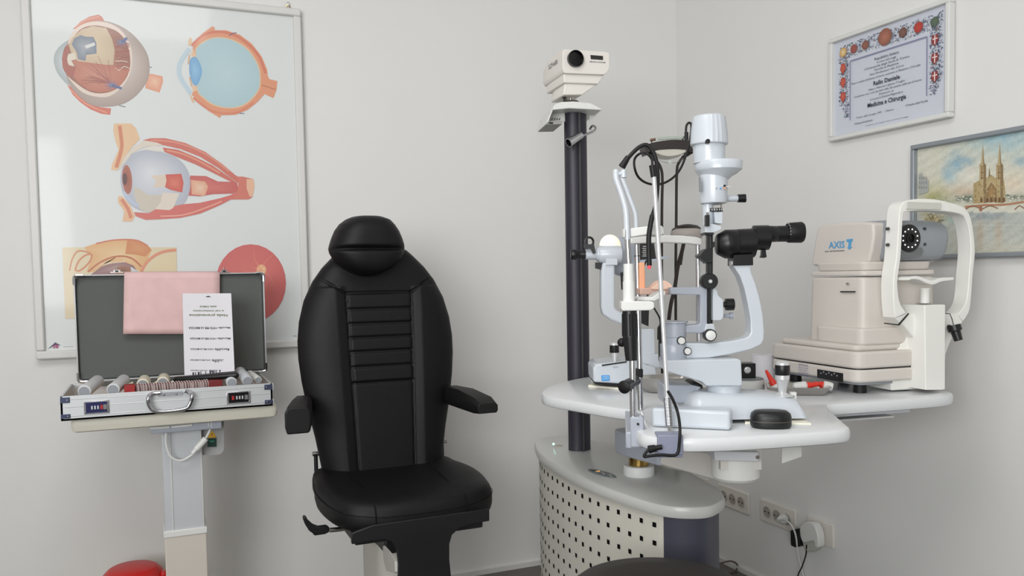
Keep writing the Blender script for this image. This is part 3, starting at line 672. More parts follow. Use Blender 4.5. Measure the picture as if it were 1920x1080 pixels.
lv = MB(); lv.prism(LP, [(568, 972), (571, 967), (575, 970), (577, 975), (587, 984), (597, 988), (612, 986), (618, 989), (618, 998), (610, 1002), (590, 1005), (586, 1000), (580, 996), (573, 985)], -.008, .008, BLACKP); lv.build('lever_handle', root, bev=.003)

# ------------------------------------------------------------------ lift table with instrument case
TPz0, TPz1 = .812, .851
root = thing('lift_table', 'white height-adjustable side table with cream padded top under the aluminium case', 'table', (.06, 2.5, ZF))
a = ony(131, 780, 2.43).x; b = ony(521, 760, 2.43).x
pts = rnd([(a, 2.43), (b, 2.43), (b, 2.72), (a, 2.72)], .02, 4)
MB().slab(pts, TPz0, TPz1, CREAMT, .012).build('padded_top', root)
def xr(px, Y, py=900): return ony(px, py, Y).x
cx0, cx1 = xr(306, 2.5), xr(378, 2.5)
zc = ony(345, 993, 2.5).z; zc2 = ony(345, 1003, 2.5).z
cc = MB(); cc.box(((cx0+cx1)/2, 2.55, (zc+TPz0)/2), cx1-cx0, .10, TPz0-zc, M('satin_column', (205, 208, 212), .38, metal=.3)); cc.cyl((cx1, 2.505, zc), (cx1, 2.505, TPz0), .005, WHITEP, 8); cc.box((cx0+.022, 2.499, (zc+TPz0)/2), .003, .004, TPz0-zc, WHITEP)
cc.build('upper_column', root, bev=.003)
MB().box(((cx0+cx1)/2+.003, 2.555, (zc+zc2)/2), cx1-cx0+.014, .122, .018, WHITEP).build('collar', root, bev=.002)
MB().box(((cx0+cx1)/2+.003, 2.555, (ZF+zc2)/2), cx1-cx0+.010, .116, zc2-ZF, M('column_beige', (206, 198, 188), .5)).build('lower_column', root, bev=.003)
MB().box(((cx0+cx1)/2+.11, 2.53, ZF+.012), .34, .30, .024, WHITEP).build('foot_plate', root, bev=.004)
br = MB(); p = ony(282, 805, 2.47); q = ony(415, 790, 2.47)
br.box(((p.x+q.x)/2, 2.56, TPz0-.012), q.x-p.x, .2, .022, GREYL)
br.build('top_bracket', root, bev=.002)
for a_, b_ in (((281, 803), (318, 801)), ((322, 801), (360, 797))):
    p, q = ony(*a_, 2.46), ony(*b_, 2.46); MB().cyl(p, q, .0035, WHITEP, 8).build('lock_rod', root)
PP = PL((0, 2.53), 0)
pl_ = MB().prism(PP, rnd([(372, 780), (420, 778), (420, 846), (411, 853), (372, 853)], 6), 0, .006, M('grey_control_plate', (176, 176, 176), .5)).build('control_plate', root)
lb = MB(); lb.prism(PP, [(389, 822), (406, 821), (406, 838), (389, 838)], -.0015, 0, M('green_sticker', (16, 62, 52), .5)); lb.prism(PP, [(388.5, 821), (397.5, 807), (406.5, 820.5)], -.0018, 0, M('yellow_sticker', (226, 170, 40), .5)); lb.prism(PP, [(396.8, 812), (398.2, 812), (398, 817), (397, 817)], -.0022, -.0018, INK)
lb.prism(PP, [(393, 826), (402, 825.5), (402, 829), (393, 829.5)], -.002, -.0015, M('green_sticker_mark', (60, 150, 120), .5))
lb.build('warning_sticker', pl_, smooth=False)
cb = MB(); cb.tube([ony(x, y, 2.47) for x, y in ((393, 786), (395, 800), (391, 812), (384, 824), (370, 843), (358, 854), (345, 862), (332, 863), (320, 856), (313, 840), (311, 822), (313, 806))], .0030, WHITEP); cb.cyl(ony(386, 822, 2.468), ony(368, 842, 2.468), .009, WHITEP, 12); cb.cyl(ony(368, 842, 2.468), ony(361, 850, 2.468), .006, WHITEP, 12)
cb.tube([ony(391, 786, 2.46), ony(391, 800, 2.46)], .0012, WHITEP); cb.tube([ony(396, 786, 2.46), ony(397, 802, 2.46)], .0012, WHITEP)
cb.build('control_cable', root)

# instrument case
YF, YBK = 2.40, 2.69
xl, xr_ = ony(113, 760, YF).x, ony(511, 735, YF).x
zb_ = TPz1; zt_ = ony(300, 731.8, YF).z
root = thing('instrument_case', 'open aluminium trial lens case with dark grey lining on the padded side table', 'case', ((xl+xr_)/2, 2.55, zb_))
sh = MB(); t = .006; h_ = zt_-zb_
sh.box(((xl+xr_)/2, (YF+YBK)/2, zb_+.003), xr_-xl, YBK-YF, .006, ALU)
for c_, sx, sy in ((((xl+xr_)/2, YF+t/2), xr_-xl, t), (((xl+xr_)/2, YBK-t/2), xr_-xl, t), ((xl+t/2, (YF+YBK)/2), t, YBK-YF), ((xr_-t/2, (YF+YBK)/2), t, YBK-YF)):
    sh.box((c_[0], c_[1], zb_+h_/2), sx, sy, h_, ALU)
for zz in (.18, .55, .86): sh.box(((xl+xr_)/2, YF-.0006, zb_+h_*zz), xr_-xl-.02, .0016, .0016, SILV)
sh.build('case_shell', root, bev=.002)
MB().box(((xl+xr_)/2, (YF+YBK)/2+.002, zb_+.018), xr_-xl-.014, YBK-YF-.014, .022, WOOD).build('wooden_tray', root)
for xx, s in ((xl, 1), (xr_, -1)):
    for zz, hh in ((zt_-.010, .018), (zb_+.012, .014)):
        mb = MB(); mb.box((xx+s*.011, YF-.001, zz), .022, .004, hh*.8, M('guard_blue_steel', (86, 92, 118), .25, metal=.7)); mb.box((xx-s*.001, YF+.012, zz), .004, .026, hh, ALU); mb.ball((xx+s*.016, YF-.0035, zz), .002, STEEL, 8); mb.build('corner_guard', root, bev=.002)
CP = PL((0, YF-.001), 0)
for (X0, X1, Y0, Y1, rev) in ((157.5, 205, 744, 767.5, False), (425, 469.5, 728, 749, True)):
    a_, b_ = CP.loc(X0, Y1)[0], CP.loc(X1, Y1)[0]; za_, zb2 = zb_+.014, zb_+.047
    lk = MB(); lk.box(((a_+b_)/2, YF-.002, (za_+zb2)/2), b_-a_, .005, zb2-za_, CHROME); o = lk.build('combination_lock', root, bev=.001)
    lk = MB(); lk.box(((a_+b_)/2, YF-.0048, (za_+zb2)/2), (b_-a_)*.84, .0016, (zb2-za_)*.82, M('lock_navy' if not rev else 'lock_black', (44, 46, 92) if not rev else (22, 22, 26), .25, metal=.4)); lk.build('lock_face', o)
    lk = MB(); w_ = b_-a_
    for k, u_ in enumerate((.32, .44, .56)): lk.box((a_+w_*(u_ if not rev else u_+.1), YF-.0062, (za_+zb2)/2), w_*.06, .003, .009, SILV)
    lk.box((a_+w_*(.70 if not rev else .26), YF-.006, (za_+zb2)/2), w_*.10, .003, .011, M('lock_red', (170, 34, 34), .4)); lk.box((a_+w_*(.84 if not rev else .82), YF-.0064, (za_+zb2)/2), w_*.14, .003, .013, CHROME)
    lk.build('number_dials', o)
    for u_ in (.05, .95):
        for v_ in (.12, .88): MB().ball((a_+w_*u_, YF-.0048, za_+(zb2-za_)*v_), .0022, STEEL, 8).build('rivet', o)
hd = MB(); hp = [(301, 736), (284, 739), (278, 746), (279, 757), (286, 768), (300, 772), (330, 770), (350, 765), (358, 752), (360, 742), (354, 735), (346, 733)]
hd.tube([CP.P(x, y, -.012 if 5 < 0 else (-.006 if y < 740 else -.024)) for x, y in hp], .0055, CHROME, 12); hd.build('carry_handle', root)
hd = MB(); p = CP.P(296, 739, 0); q = CP.P(342, 735, 0); hd.box(((p.x+q.x)/2, YF-.003, (p.z+q.z)/2-.002), q.x-p.x, .006, .009, GREYM)
for u_ in (.25, .75): hd.ball((p.x+(q.x-p.x)*u_, YF-.006, (p.z+q.z)/2-.002), .0035, CHROME, 8)
hd.build('handle_mount', root)
# lid
LDp = PL((0, YBK-.002), 0)
lid = MB(); X0, X1 = ony(141, 600, YBK).x, ony(497, 600, YBK).x; Z1 = ony(320, 513, YBK).z; Z0 = zt_+.004
LXc = (X0+X1)/2
outer = rnd([(X0, Z0), (X1, Z0), (X1, Z1), (X0, Z1)], .012, 4)
lid.loft([[Vector((a_, n, z_)) for a_, z_ in outer] for n in (YBK+.022, YBK+.026)], ALU)
for c_, sx, sz in (((LXc, Z0+.002), X1-X0-.02, .004), ((LXc, Z1-.002), X1-X0-.02, .004), ((X0+.002, (Z0+Z1)/2), .004, Z1-Z0-.02), ((X1-.002, (Z0+Z1)/2), .004, Z1-Z0-.02)):
    lid.box((c_[0], YBK+.006, c_[1]), sx, .036, sz, ALU)
ld = lid.build('lid', root, bev=.0015)
MB().box((LXc, YBK+.012, (Z0+Z1)/2), X1-X0-.010, .018, Z1-Z0-.010, FELT).build('lid_lining', ld, bev=.004)
for (cx_, cz_) in ((X0, Z0), (X1, Z0), (X0, Z1), (X1, Z1)):
    sx_ = 1 if cx_ == X0 else -1; sz_ = 1 if cz_ == Z0 else -1
    q = [Vector((cx_+sx_*a_, YBK-.013, cz_+sz_*b_)) for a_, b_ in ((.026, .002), (.012, .002), (.004, .005), (.002, .013), (.002, .028))]
    mb = MB().tube(q, .0042, CHROME, 8); mb.build('lid_corner', ld)
for x_ in (219, 420):
    p = ony(x_, 508, YBK-.012); mb = MB(); mb.box(p+Vector((0, 0, -.001)), .018, .006, .008, STEEL); mb.cyl(p+Vector((0, 0, .001)), p+Vector((0, 0, .012)), .0018, CHROME, 8); mb.box(p+Vector((0, 0, -.004)), .034, .005, .003, STEEL); mb.box(p+Vector((0, -.004, -.001)), .008, .003, .005, BLACKP); mb.build('latch', ld)
p = ony(330, 716, YBK); MB().box((LXc, YBK-.010, zt_-.004), X1-X0-.04, .012, .012, FELT).build('hinge_strip', root)
# pink sheet over the lid
YL = YBK-.016
pk = MB(); pa, pb, pc, pd = ony(233, 511, YL), ony(412, 510.5, YL), ony(412, 626, YL), ony(231, 626, YL)
nx_, ny_ = 12, 10; vs = []; fs = []
for j in range(ny_+1):
    for i in range(nx_+1):
        u_, v_ = i/nx_, j/ny_; p = pa*(1-u_)*(1-v_)+pb*u_*(1-v_)+pc*u_*v_+pd*(1-u_)*v_; vs.append(p+Vector((0, -.002-.003*v_*v_*(1+math.sin(u_*5))*.5, 0)))
for j in range(ny_):
    for i in range(nx_): k = j*(nx_+1)+i; fs.append([k, k+1, k+nx_+2, k+nx_+1])
pk.add(vs, fs, PINK)
top = MB()
pk.add([pa, pb, pb+Vector((0, .045, .003)), pa+Vector((0, .045, .003))], [[0, 1, 2, 3]], PINK)
o = pk.build('pink_sheet'); md = o.modifiers.new('t', 'SOLIDIFY'); md.thickness = .0006
tag(o, 'pale pink paper sheet hung over the top edge of the open case lid', 'paper')
# black glasses case lying across the trays, and the upside-down leaflet box leaning on it
p0, p1 = at(325, 712, 2.335), at(448, 703, 2.335)
bc = MB(); d_ = (p1-p0); bc.lathe(p0, d_, [(.003, 0), (.007, .004), (.0085, .012), (.0085, d_.length-.012), (.007, d_.length-.004), (.003, d_.length)], BLACKP, 16)
tag(bc.build('spectacle_case'), 'long slim black spectacle case lying across the lenses in the open case', 'case')
root = thing('leaflet_box', 'white printed carton standing upside down against the grey case lid', 'box', at(390, 705, 2.38))
K = [at(342, 550, 2.405), at(433.5, 550, 2.405), at(440, 696, 2.37), at(346, 704, 2.37)]
back = Vector((0, .012, 0)); mb = MB(); mb.loft([[p for p in K], [p+back for p in K]], PAPER); mb.build('carton', root, bev=.0006, smooth=False)
tx = MB(); Ru = (K[0]-K[1]).normalized(); Uu = (K[3]-K[0]).normalized()*1.0   # text is upside down
dn = (K[3]-K[0]); rt = (K[1]-K[0])
def onc(x, y):   # position on the carton face from photo pixels
    u_ = (x-342-(y-550)*.028)/92.5; v_ = (y-550)/150; return K[0]+rt*u_+dn*v_+Vector((0, -.0006, 0))
nrm = Ru.cross(-Uu)
def ct(s_, x, y, wpx, hpx, mt_, al='C'):
    tx.text(s_, onc(x, y), Ru, dn.normalized(), hpx*2.39/FPX, mt_, width=wpx*2.39/FPX, align=al, off=.0006, bold=True)
ct('della DMLE', 391, 573, 32, 3.2, INKG); ct('e nel trattamento', 391, 581, 58, 3.2, INKG); ct('Nella prevenzione', 391, 588.5, 72, 4.6, INKG)
for k, (y, wl, hl, wr) in enumerate(((612, 22, 3.2, 54), (631.5, 24, 3.6, 50), (651, 30, 4.6, 44), (671, 36, 5.6, 39), (690, 42, 6.6, 33))):
    xr2 = 432+(y-611)*.03; ct('Maculife', xr2, y, wl, hl, INK, 'L')
    ct('+VITA PER LA MACULA', xr2-wl-2, y, wr, 4.0-.5*k, INK, 'L')
tx.prism(PL((0, 0), 0), [], 0, 0, INK) if False else None
for k, (x, w2) in enumerate(((361, 3), (366, 1.5), (371, 3.5), (376, 1.5), (385, 1.5), (393, 3), (398, 3), (411, 3), (416, 1.5), (429, 2.5))):
    a_ = onc(x, 701-(x-361)*.09)+Vector((0, -.0008, 0)); b_ = a_+dn.normalized()*(7*2.37/FPX)*-1; s_ = rt.normalized()*w2*2.37/FPX
    tx.add([a_, a_+s_, b_+s_, b_], [[0, 1, 2, 3]], INK)
a_ = onc(385, 557)
tx.add([a_, a_+rt.normalized()*.018, a_+rt.normalized()*.009+Vector((0, 0, .004))], [[0, 1, 2]], INK)
tx.build('lettering', root, smooth=False)
# bottles, prisms and lenses in the case
def tubeb(x, y, d, dirv, r, L, mt_, label, name='pill_tube'):
    p = at(x, y, d); p.z = max(p.z, zb_+.03+r); dv = Vector(dirv).normalized()
    o = thing(name, label, 'tube', p, None)
    MB().lathe(p, dv, [(r*.9, 0), (r, .003), (r, L-.003), (r*.9, L)], mt_, 20).build('tube_body', o)
    MB().lathe(p-dv*.001, dv, [(r*.82, -.0015), (r*.82, .001)], SILV, 18).build('tube_end', o)
    return o
TB = M('tube_white', (214, 216, 218), .35); TC = M('tube_cream', (226, 220, 200), .4)
lx = lambda px: ony(px, 740, 2.45).x
def inbox(px, yw, r, dirv, L, mt_, label, nm='lens_roll'):
    p = Vector((ony(px, 735, yw).x, yw, zt_-.004+r*.62)); dv = Vector(dirv).normalized()
    o = thing(nm, label, 'lens holder', p)
    MB().lathe(p, dv, [(r*.9, 0), (r, .002), (r, L-.003), (r*.9, L)], mt_, 22).build('roll_body', o)
    MB().lathe(p-dv*.0005, dv, [(r*.8, -.001), (r*.8, .0005)], GREYM, 18).build('roll_end', o)
inbox(158, 2.425, .0165, (.20, 1, .10), .13, TB, 'whitish lens holder tube, leftmost in the open case')
inbox(212, 2.425, .0165, (.20, 1, .10), .12, TB, 'whitish patterned lens holder tube, second from the left in the open case')
inbox(268, 2.50, .0165, (.1, 1, .14), .05, TC, 'cream lens holder lying behind the red pack in the open case')
inbox(306, 2.52, .0165, (.08, 1, .14), .05, TC, 'cream lens holder beside the black spectacle case')
inbox(435, 2.43, .0145, (-.02, 1, .06), .06, TB, 'short pale tube in the open case, just right of the dark red block')
inbox(465, 2.44, .0150, (-.10, 1, .16), .11, M('tube_grey', (188, 190, 194), .4), 'tall grey-white tube near the right end of the open case')
inbox(485, 2.47, .011, (-.16, 1, .12), .09, M('tube_marked', (206, 206, 202), .4, var=.3, vscale=160), 'thin tube with dark marks at the right end of the open case')
for x_, w_, mt_, lb_ in ((244, .026, M('red_pack', (158, 24, 26), .4), 'bright red little pack among the lenses'), (404, .036, M('dark_red_pack', (112, 20, 22), .45), 'dark red block among the lenses under the black spectacle case')):
    mb = MB().box((lx(x_), 2.45, zt_-.001), w_, .05, .030, mt_); tag(mb.build('lens_pack', bev=.001), lb_, 'box')
def lens(x_, y_, first=[None]):
    p = Vector((x_, y_, zt_-.018))
    if first[0] is None:
        o = thing('trial_lens', 'thin red-rimmed trial lens in the row standing across the open aluminium case', 'lens', p, 'red-rimmed trial lenses in the case')
        MB().lathe(p+Vector((0, 0, .017)), (1, .25, 0), [(.0172, -.0013), (.0172, .0013)], RIMR, 20).build('rim', o)
        MB().lathe(p+Vector((0, 0, .017)), (1, .25, 0), [(.0185, -.0005), (.0185, .0005), (.0150, .0014), (.0150, -.0014)], WHITEP, 20).build('metal_edge', o)
        first[0] = o; return
    dup(first[0], p-first[0].location)
for k in range(28):
    x_ = lx(258)+(lx(388)-lx(258))*k/27
    if 1: lens(x_, 2.44+.006*math.sin(k*1.7))
for k, (x_, dx) in enumerate(((150, .01), (232, .01), (283, .0), (316, .0))):
    mb = MB().box((lx(x_)+dx, 2.55, zt_-.004), .03, .02, .008, PAD, 12); mb.cyl((lx(x_), 2.545, zt_-.004), (lx(x_)+.02, 2.56, zt_+.008), .003, PAD, 8)
    tag(mb.build('lens_tag'), ['folded cream slip at the far left inside the open case', 'folded cream slip behind the bright red pack', 'cream slip between the two cream lens holders', 'cream slip touching the left end of the black spectacle case'][k], 'paper')

# ------------------------------------------------------------------ sharps bin
p = ony(250, 1058, 2.72); xb = p.x; 
root = thing('sharps_bin', 'red round-lidded sharps bin on the floor left of the side table column', 'bin', (xb, 2.75, ZF))
MB().lathe((xb, 2.75, 0), (0, 0, 1), [(.075, ZF), (.085, .24), (.085, .29)], M('bin_yellow', (214, 178, 40), .5), 28).build('bin_body', root)
MB().lathe((xb-.003, 2.75, .285), (0, 0, 1), [(.088, 0), (.09, .02), (.084, .038), (.07, .052), (.062, .056), (.02, .058)], RED, 28).build('bin_lid', root)
MB().box((xb+.083, 2.72, .305), .02, .03, .04, RED).build('lid_tab', root, bev=.006)

# ------------------------------------------------------------------ console cabinet with column
ZC = .67
root = thing('console_cabinet', 'curved white-topped console with perforated cream side in front of the room corner', 'cabinet', (1.17, 2.03, ZF))
fr = [(1002, 827), (1010, 847), (1036, 866), (1072, 886), (1113, 905), (1160, 922), (1216, 940), (1258, 948), (1300, 950), (1333, 947), (1355, 936), (1359, 928), (1350, 915), (1327, 902), (1300, 886), (1276, 874)]
fr = [tuple(onz(x, y, ZC).xy) for x, y in fr]+[(1.33, 2.05), (1.325, 2.22), (1.29, 2.36), (1.25, 2.453), (1.207, 2.48), (1.15, 2.475)]
MB().slab(sm(fr, 4), ZC-.032, ZC, M('console_top', (200, 200, 197), .35, coat=.15), .010).build('countertop', root)
body = [Vector(q) for q in sm(fr, 4)]; cen = Vector((1.17, 2.02)); N = len(body)
def inset(pts, d):
    o = []; N = len(pts)
    A_ = sum(pts[i].x*pts[(i+1) % N].y-pts[(i+1) % N].x*pts[i].y for i in range(N)); sg = 1 if A_ > 0 else -1
    for i in range(N):
        e = (pts[(i+1) % N]-pts[i-1]).normalized(); o.append(pts[i]+Vector((-e.y, e.x))*sg*d)
    return o
ins = inset(body, .014)
i_split = min(range(N), key=lambda i: abs((CR.dot(Vector((ins[i].x, ins[i].y, .6))-CAM)/CF.dot(Vector((ins[i].x, ins[i].y, .6))-CAM))*FPX+960-1248)+(0 if ins[i].x < 1.12 else 999))
i_end = min(range(N), key=lambda i: (ins[i]-Vector((1.26, 1.68))).length)
i_left = min(range(N), key=lambda i: abs((CR.dot(Vector((ins[i].x, ins[i].y, .6))-CAM)/CF.dot(Vector((ins[i].x, ins[i].y, .6))-CAM))*FPX+960-1008)+(0 if ins[i].x < 1.15 else 999))
in2 = inset(body, .03)
def wallpanel(idx, zlo, zhi, mt_, nm):
    mb = MB(); A_ = [ins[i] for i in idx]; B_ = [in2[i] for i in idx]
    ring = A_+B_[::-1]; mb.loft([[(q.x, q.y, z) for q in ring] for z in (zlo, zhi)], mt_); return mb
idx = list(range(i_left, i_split+1))
mb = wallpanel(idx, ZF+.03, ZC-.032, PERF, 'p')
# square punched holes follow the curve
path = [ins[i] for i in idx]; cum = [0]
for a_, b_ in zip(path, path[1:]): cum.append(cum[-1]+(b_-a_).length)
def onpath(s_):
    for i in range(len(cum)-1):
        if s_ <= cum[i+1]: t_ = (s_-cum[i])/(cum[i+1]-cum[i]); d_ = (path[i+1]-path[i]).normalized(); return path[i].lerp(path[i+1], t_), d_
    return path[-1], (path[-1]-path[-2]).normalized()
s_ = cum[-1]-.026
while s_ > .012:
    q, d_ = onpath(s_); nn = Vector((d_.y, -d_.x))
    if nn.dot(Vector((-1, -.2))) < 0: nn = -nn
    z_ = ZC-.057
    while z_ > ZF+.05:
        c_ = Vector((q.x, q.y, z_))+Vector((nn.x, nn.y, 0))*.0008; u_ = Vector((d_.x, d_.y, 0))*.0058; v_ = Vector((0, 0, .0058))
        mb.add([c_-u_-v_, c_+u_-v_, c_+u_+v_, c_-u_+v_], [[0, 1, 2, 3]], HOLE); z_ -= .0435
    s_ -= .0435
mb.build('perforated_panel', root, smooth=False)
wallpanel(list(range(i_split, i_end+1)), ZF+.03, ZC-.032, SLATE, 's').build('end_panel', root)
wallpanel(list(range(i_end, N)), ZF+.03, ZC-.032, SLATE, 's').build('rear_panel', root)
wallpanel(list(range(0, i_left+1)), ZF+.03, ZC-.032, BLACKM, 's').build('edge_panel', root)
MB().slab([tuple(q) for q in inset(body, .05)], ZF, ZF+.03, BLACKM).build('plinth', root)
# small perforated upstand behind the pole
a_, b_ = onz(1212, 868, ZC), onz(1276, 882, ZC); BP = PL((a_.x, a_.y), math.degrees(math.atan2(b_.y-a_.y, b_.x-a_.x)))
Lb = (b_.xy-a_.xy).length; mb = MB(); mb.prism(BP, [(0, ZC-.01), (Lb, ZC-.01), (Lb, ZC+.045), (0, ZC+.045)], 0, .012, PERF, px=False)
for u_, v_ in ((.48, .010), (.93, .004)): mb.box(BP.W(Lb*u_, -.0006, ZC+v_+.006), .0105, .0008, .011, HOLE, math.degrees(math.atan2(b_.y-a_.y, b_.x-a_.x)))
mb.build('rear_upstand', root, smooth=False)
# column
CXY = (1.178, 2.245)
ztop = at(1085, 207, depth((1.178, 2.245, 1.69))).z
cp = []
for k in range(32):
    a_ = 2*math.pi*k/32; r_ = .0352
    cp.append((CXY[0]+r_*math.cos(a_)*1.0, CXY[1]+r_*math.sin(a_)*.8))
mb = MB(); mb.loft([[(x, y, z) for x, y in cp] for z in (ZC, ztop)], COLM)
# groove facing the camera side, right of centre
for off_ in (.0095,):
    q = Vector((CXY[0], CXY[1], 0))-CF*.031+CR*off_; mb.box((q.x, q.y, (ZC+ztop)/2), .006, .012, ztop-ZC-.001, M('column_groove', (24, 23, 28), .5), -23)
mb.build('column', root)
# control oval, LED, marker
p = onz(1129, 889, ZC); O_ = [(p.x+.021*math.cos(t_*.3491)*math.cos(-.95)-.052*math.sin(t_*.3491)*math.sin(-.95)*0, 0) for t_ in range(18)]
pa_, pb_ = onz(1104, 881, ZC), onz(1154, 896, ZC); dv = (pb_-pa_); Lh = dv.length/2; dv.normalize(); nv = Vector((-dv.y, dv.x, 0)); cc_ = (pa_+pb_)/2
mb = MB(); mb.loft([[cc_+dv*Lh*math.cos(k*math.pi/12)*s2+nv*.017*math.sin(k*math.pi/12)*s2+Vector((0, 0, z2)) for k in range(24)] for s2, z2 in ((1, 0), (1, .002), (.92, .003))], M('control_pad', (110, 116, 116), .4)); o = mb.build('control_pad', root)
mb = MB()
for k in range(5): mb.lathe(cc_+dv*Lh*(-.3+.28*k)+nv*(.004 if k % 2 else -.005)+Vector((0, 0, .003)), (0, 0, 1), [(.0045, 0), (.004, .0012)], M('pad_button', (150, 154, 150), .4), 12)
mb.box(cc_-dv*Lh*.55+Vector((0, 0, .0035)), .014, .010, .002, M('pad_display', (20, 40, 36), .3)); mb.box(cc_-dv*Lh*.3+Vector((0, 0, .0035)), .010, .006, .002, M('amber_led', (240, 170, 90), .4, emit=.6)); mb.build('buttons', o)
p = onz(1038, 841, ZC); mb = MB(); mb.cyl(p, p+Vector((0, 0, .012)), .0022, CHROME, 8); mb.ball(p+Vector((0, 0, .014)), .0034, LEDG, 10); mb.build('indicator_light', root)
p = onz(1048, 836, ZC); MB().lathe(p, (0, 0, 1), [(.012, 0), (.012, .0012)], M('disc_beige', (170, 160, 150), .5), 20).build('cap_disc', root)
# shelf on the column for the projector
SH = PL((1.178, 2.225), -14); 
sf = MB()
def P_(x, y, n=0): return SH.P(x, y, n)
def quadslab(pts, th, mt_, mb):
    n_ = (pts[1]-pts[0]).cross(pts[2]-pts[0]).normalized()*th; mb.loft([pts, [q+n_ for q in pts]], mt_)
z1_ = SH.loc(1085, 203)[1]
quad = rnd([(1036, 197), (1128, 204), (1128, 207), (1034, 205)], 1)
sf.prism(SH, [(1040, 196), (1052, 191), (1075, 190), (1108, 193), (1129, 204), (1128, 206.5), (1068, 203), (1036, 206)], -.06, .13, WHITEP)
sf.build('projector_shelf', root, bev=.004)
sf = MB(); sf.prism(SH, [(1036, 203), (1040, 198), (1029, 226), (1025, 232), (1025, 229)], -.05, .10, WHITEP); sf.prism(SH, [(1025, 228), (1054, 227), (1054, 233), (1025, 233.5)], -.045, .08, M('grey_socket', (150, 150, 146), .5)); sf.prism(SH, [(1029, 229), (1037, 229), (1037, 232), (1029, 232)], -.0465, -.045, BLACKP)
sf.prism(SH, [(1036, 206), (1062, 204), (1062, 228), (1030, 228)], .01, .014, M('shelf_side', (214, 214, 210), .5))
for k in range(4): sf.prism(SH, [(1034+k*4.5, 225), (1036+k*4.5, 221), (1037.3+k*4.5, 221), (1035.3+k*4.5, 225)], .006, .0095, HOLE)
for k in range(4): sf.prism(SH, [(1045+k*4, 210), (1047+k*4, 206.5), (1048.3+k*4, 206.5), (1046.3+k*4, 210)], .006, .0095, HOLE)
sf.build('shelf_bracket', root, bev=.001); sf = MB(); sf.prism(SH, [(1106, 205), (1128, 206), (1105, 229)], .02, .024, M('shelf_side', (214, 214, 210), .5))
for k in range(3): sf.prism(SH, [(1108+k*4, 210), (1110+k*4, 207), (1111.3+k*4, 207), (1109.3+k*4, 210)], .014, .0195, HOLE)
sf.build('shelf_bracket', root, bev=.001)
# ------------------------------------------------------------------ chart projector
p = SH.P(1085, 192); root = thing('chart_projector', 'white boxy eye-chart projector with a round black lens on top of the dark column', 'projector', p)
PROJW = M('projector_white', (228, 223, 216), .42)
PF = PL((SH.P(1100, 130, -.07).x, SH.P(1100, 130, -.07).y), -6)
def rr(pts, n0, n1, s1, mt_, mb, top=0):   # front outline swept back, narrowing and sloping down towards the rear
    q = [PF.loc(x, y, n0) for x, y in pts]; ca = sum(a for a, _ in q)/len(q); cz = sum(z for _, z in q)/len(q); zm = max(z for _, z in q)
    rs = []
    for f_, sc_, tt in ((0, 1, 0), (.35, 1.0, .5), (.7, 1.0, -.2), (.92, .5+s1*.5, -1.4), (1, s1, -2)):
        rs.append([PF.W(ca+(a-ca)*sc_, n0+(n1-n0)*f_, cz+(z-cz)*sc_+(top*tt*max(0, (z-cz)/(zm-cz)))) for a, z in q])
    mb.loft(rs, mt_)
mb = MB(); rr(rnd([(1058, 92), (1138, 97), (1143, 100), (1143, 128), (1138, 137), (1132, 140), (1058, 137), (1055, 130), (1055, 95)], 3), 0, .185, .93, PROJW, mb, .010)
mb.build('housing', root, bev=.004)
mb = MB(); rr([(1057, 138), (1133, 141), (1122, 158), (1057, 155)], .010, .165, .95, PROJW, mb); mb.build('lower_housing', root, bev=.003)
mb = MB(); rr([(1059, 156), (1120, 158), (1104, 170), (1092, 178), (1056, 178)], .018, .14, .85, PROJW, mb); mb.build('base_housing', root, bev=.003)
nv = -PF.n; c_ = PF.P(1077.5, 111)
MB().lathe(c_, nv, [(.0235, -.01), (.0235, .012), (.0215, .012), (.019, .002), (.004, .001)], M('lens_black', (12, 11, 15), .2), 28).build('projector_lens', root)
mb = MB(); mb.prism(PF, [(1107, 103), (1130.5, 105), (1131, 112.5), (1108, 111)], -.0008, .002, M('display_brown', (46, 42, 40), .3)); mb.build('receiver_window', root)
mb = MB(); mb.text('ROTAX VISION SYSTEM'[:0] or 'MICRO SYSTEM', PF.P(1106, 116.5, -.001), PF.u, (0, 0, 1), .0030, INK, width=(PF.P(1135, 117)-PF.P(1106, 117)).length, bold=True)
SD2 = PL(PF.W(PF.loc(1055, 120)[0], 0, 0).xy, -6+90)
mb.text('SCP-600', SD2.P(1037, 125, .001), -SD2.u, (0, 0, 1), .013, INK, width=.075, align='C', off=.001)
mb.build('lettering', root, smooth=False)
mb = MB(); q = SH.P(1070, 186); mb.lathe(SH.P(1070, 178, -.01), (0, 0, -1), [(.013, -.004), (.012, .006), (.009, .016), (.022, .018), (.028, .024)], STEEL, 16); mb.build('swivel_mount', root)
mb = MB(); mb.lathe(SH.P(1058, 180, -.03), (0, 0, -1), [(.007, 0), (.006, .006), (.0035, .008), (.002, .016)], BLACKP, 12); mb.build('mount_screw', root)
# chrome spot on the column
root = thing('spot_lamp', 'small chrome spot lamp on a bent tube clipped high on the dark column', 'lamp', at(1105, 245, 2.5))
mb = MB(); mb.tube([at(1106, 243, 2.51), at(1111, 236, 2.50), at(1117, 239, 2.47), at(1113, 246, 2.45), at(1091, 255, 2.44)], .0035, CHROME, 10); mb.build('bent_tube', root)
mb = MB(); a_, b_ = at(1090, 253, 2.44), at(1066, 268, 2.42); mb.lathe(a_, b_-a_, [(.004, -.004), (.010, 0), (.011, .02), (.0135, (b_-a_).length), (.012, (b_-a_).length), (.010, .02)], CHROME, 20, True); mb.build('lamp_head', root)
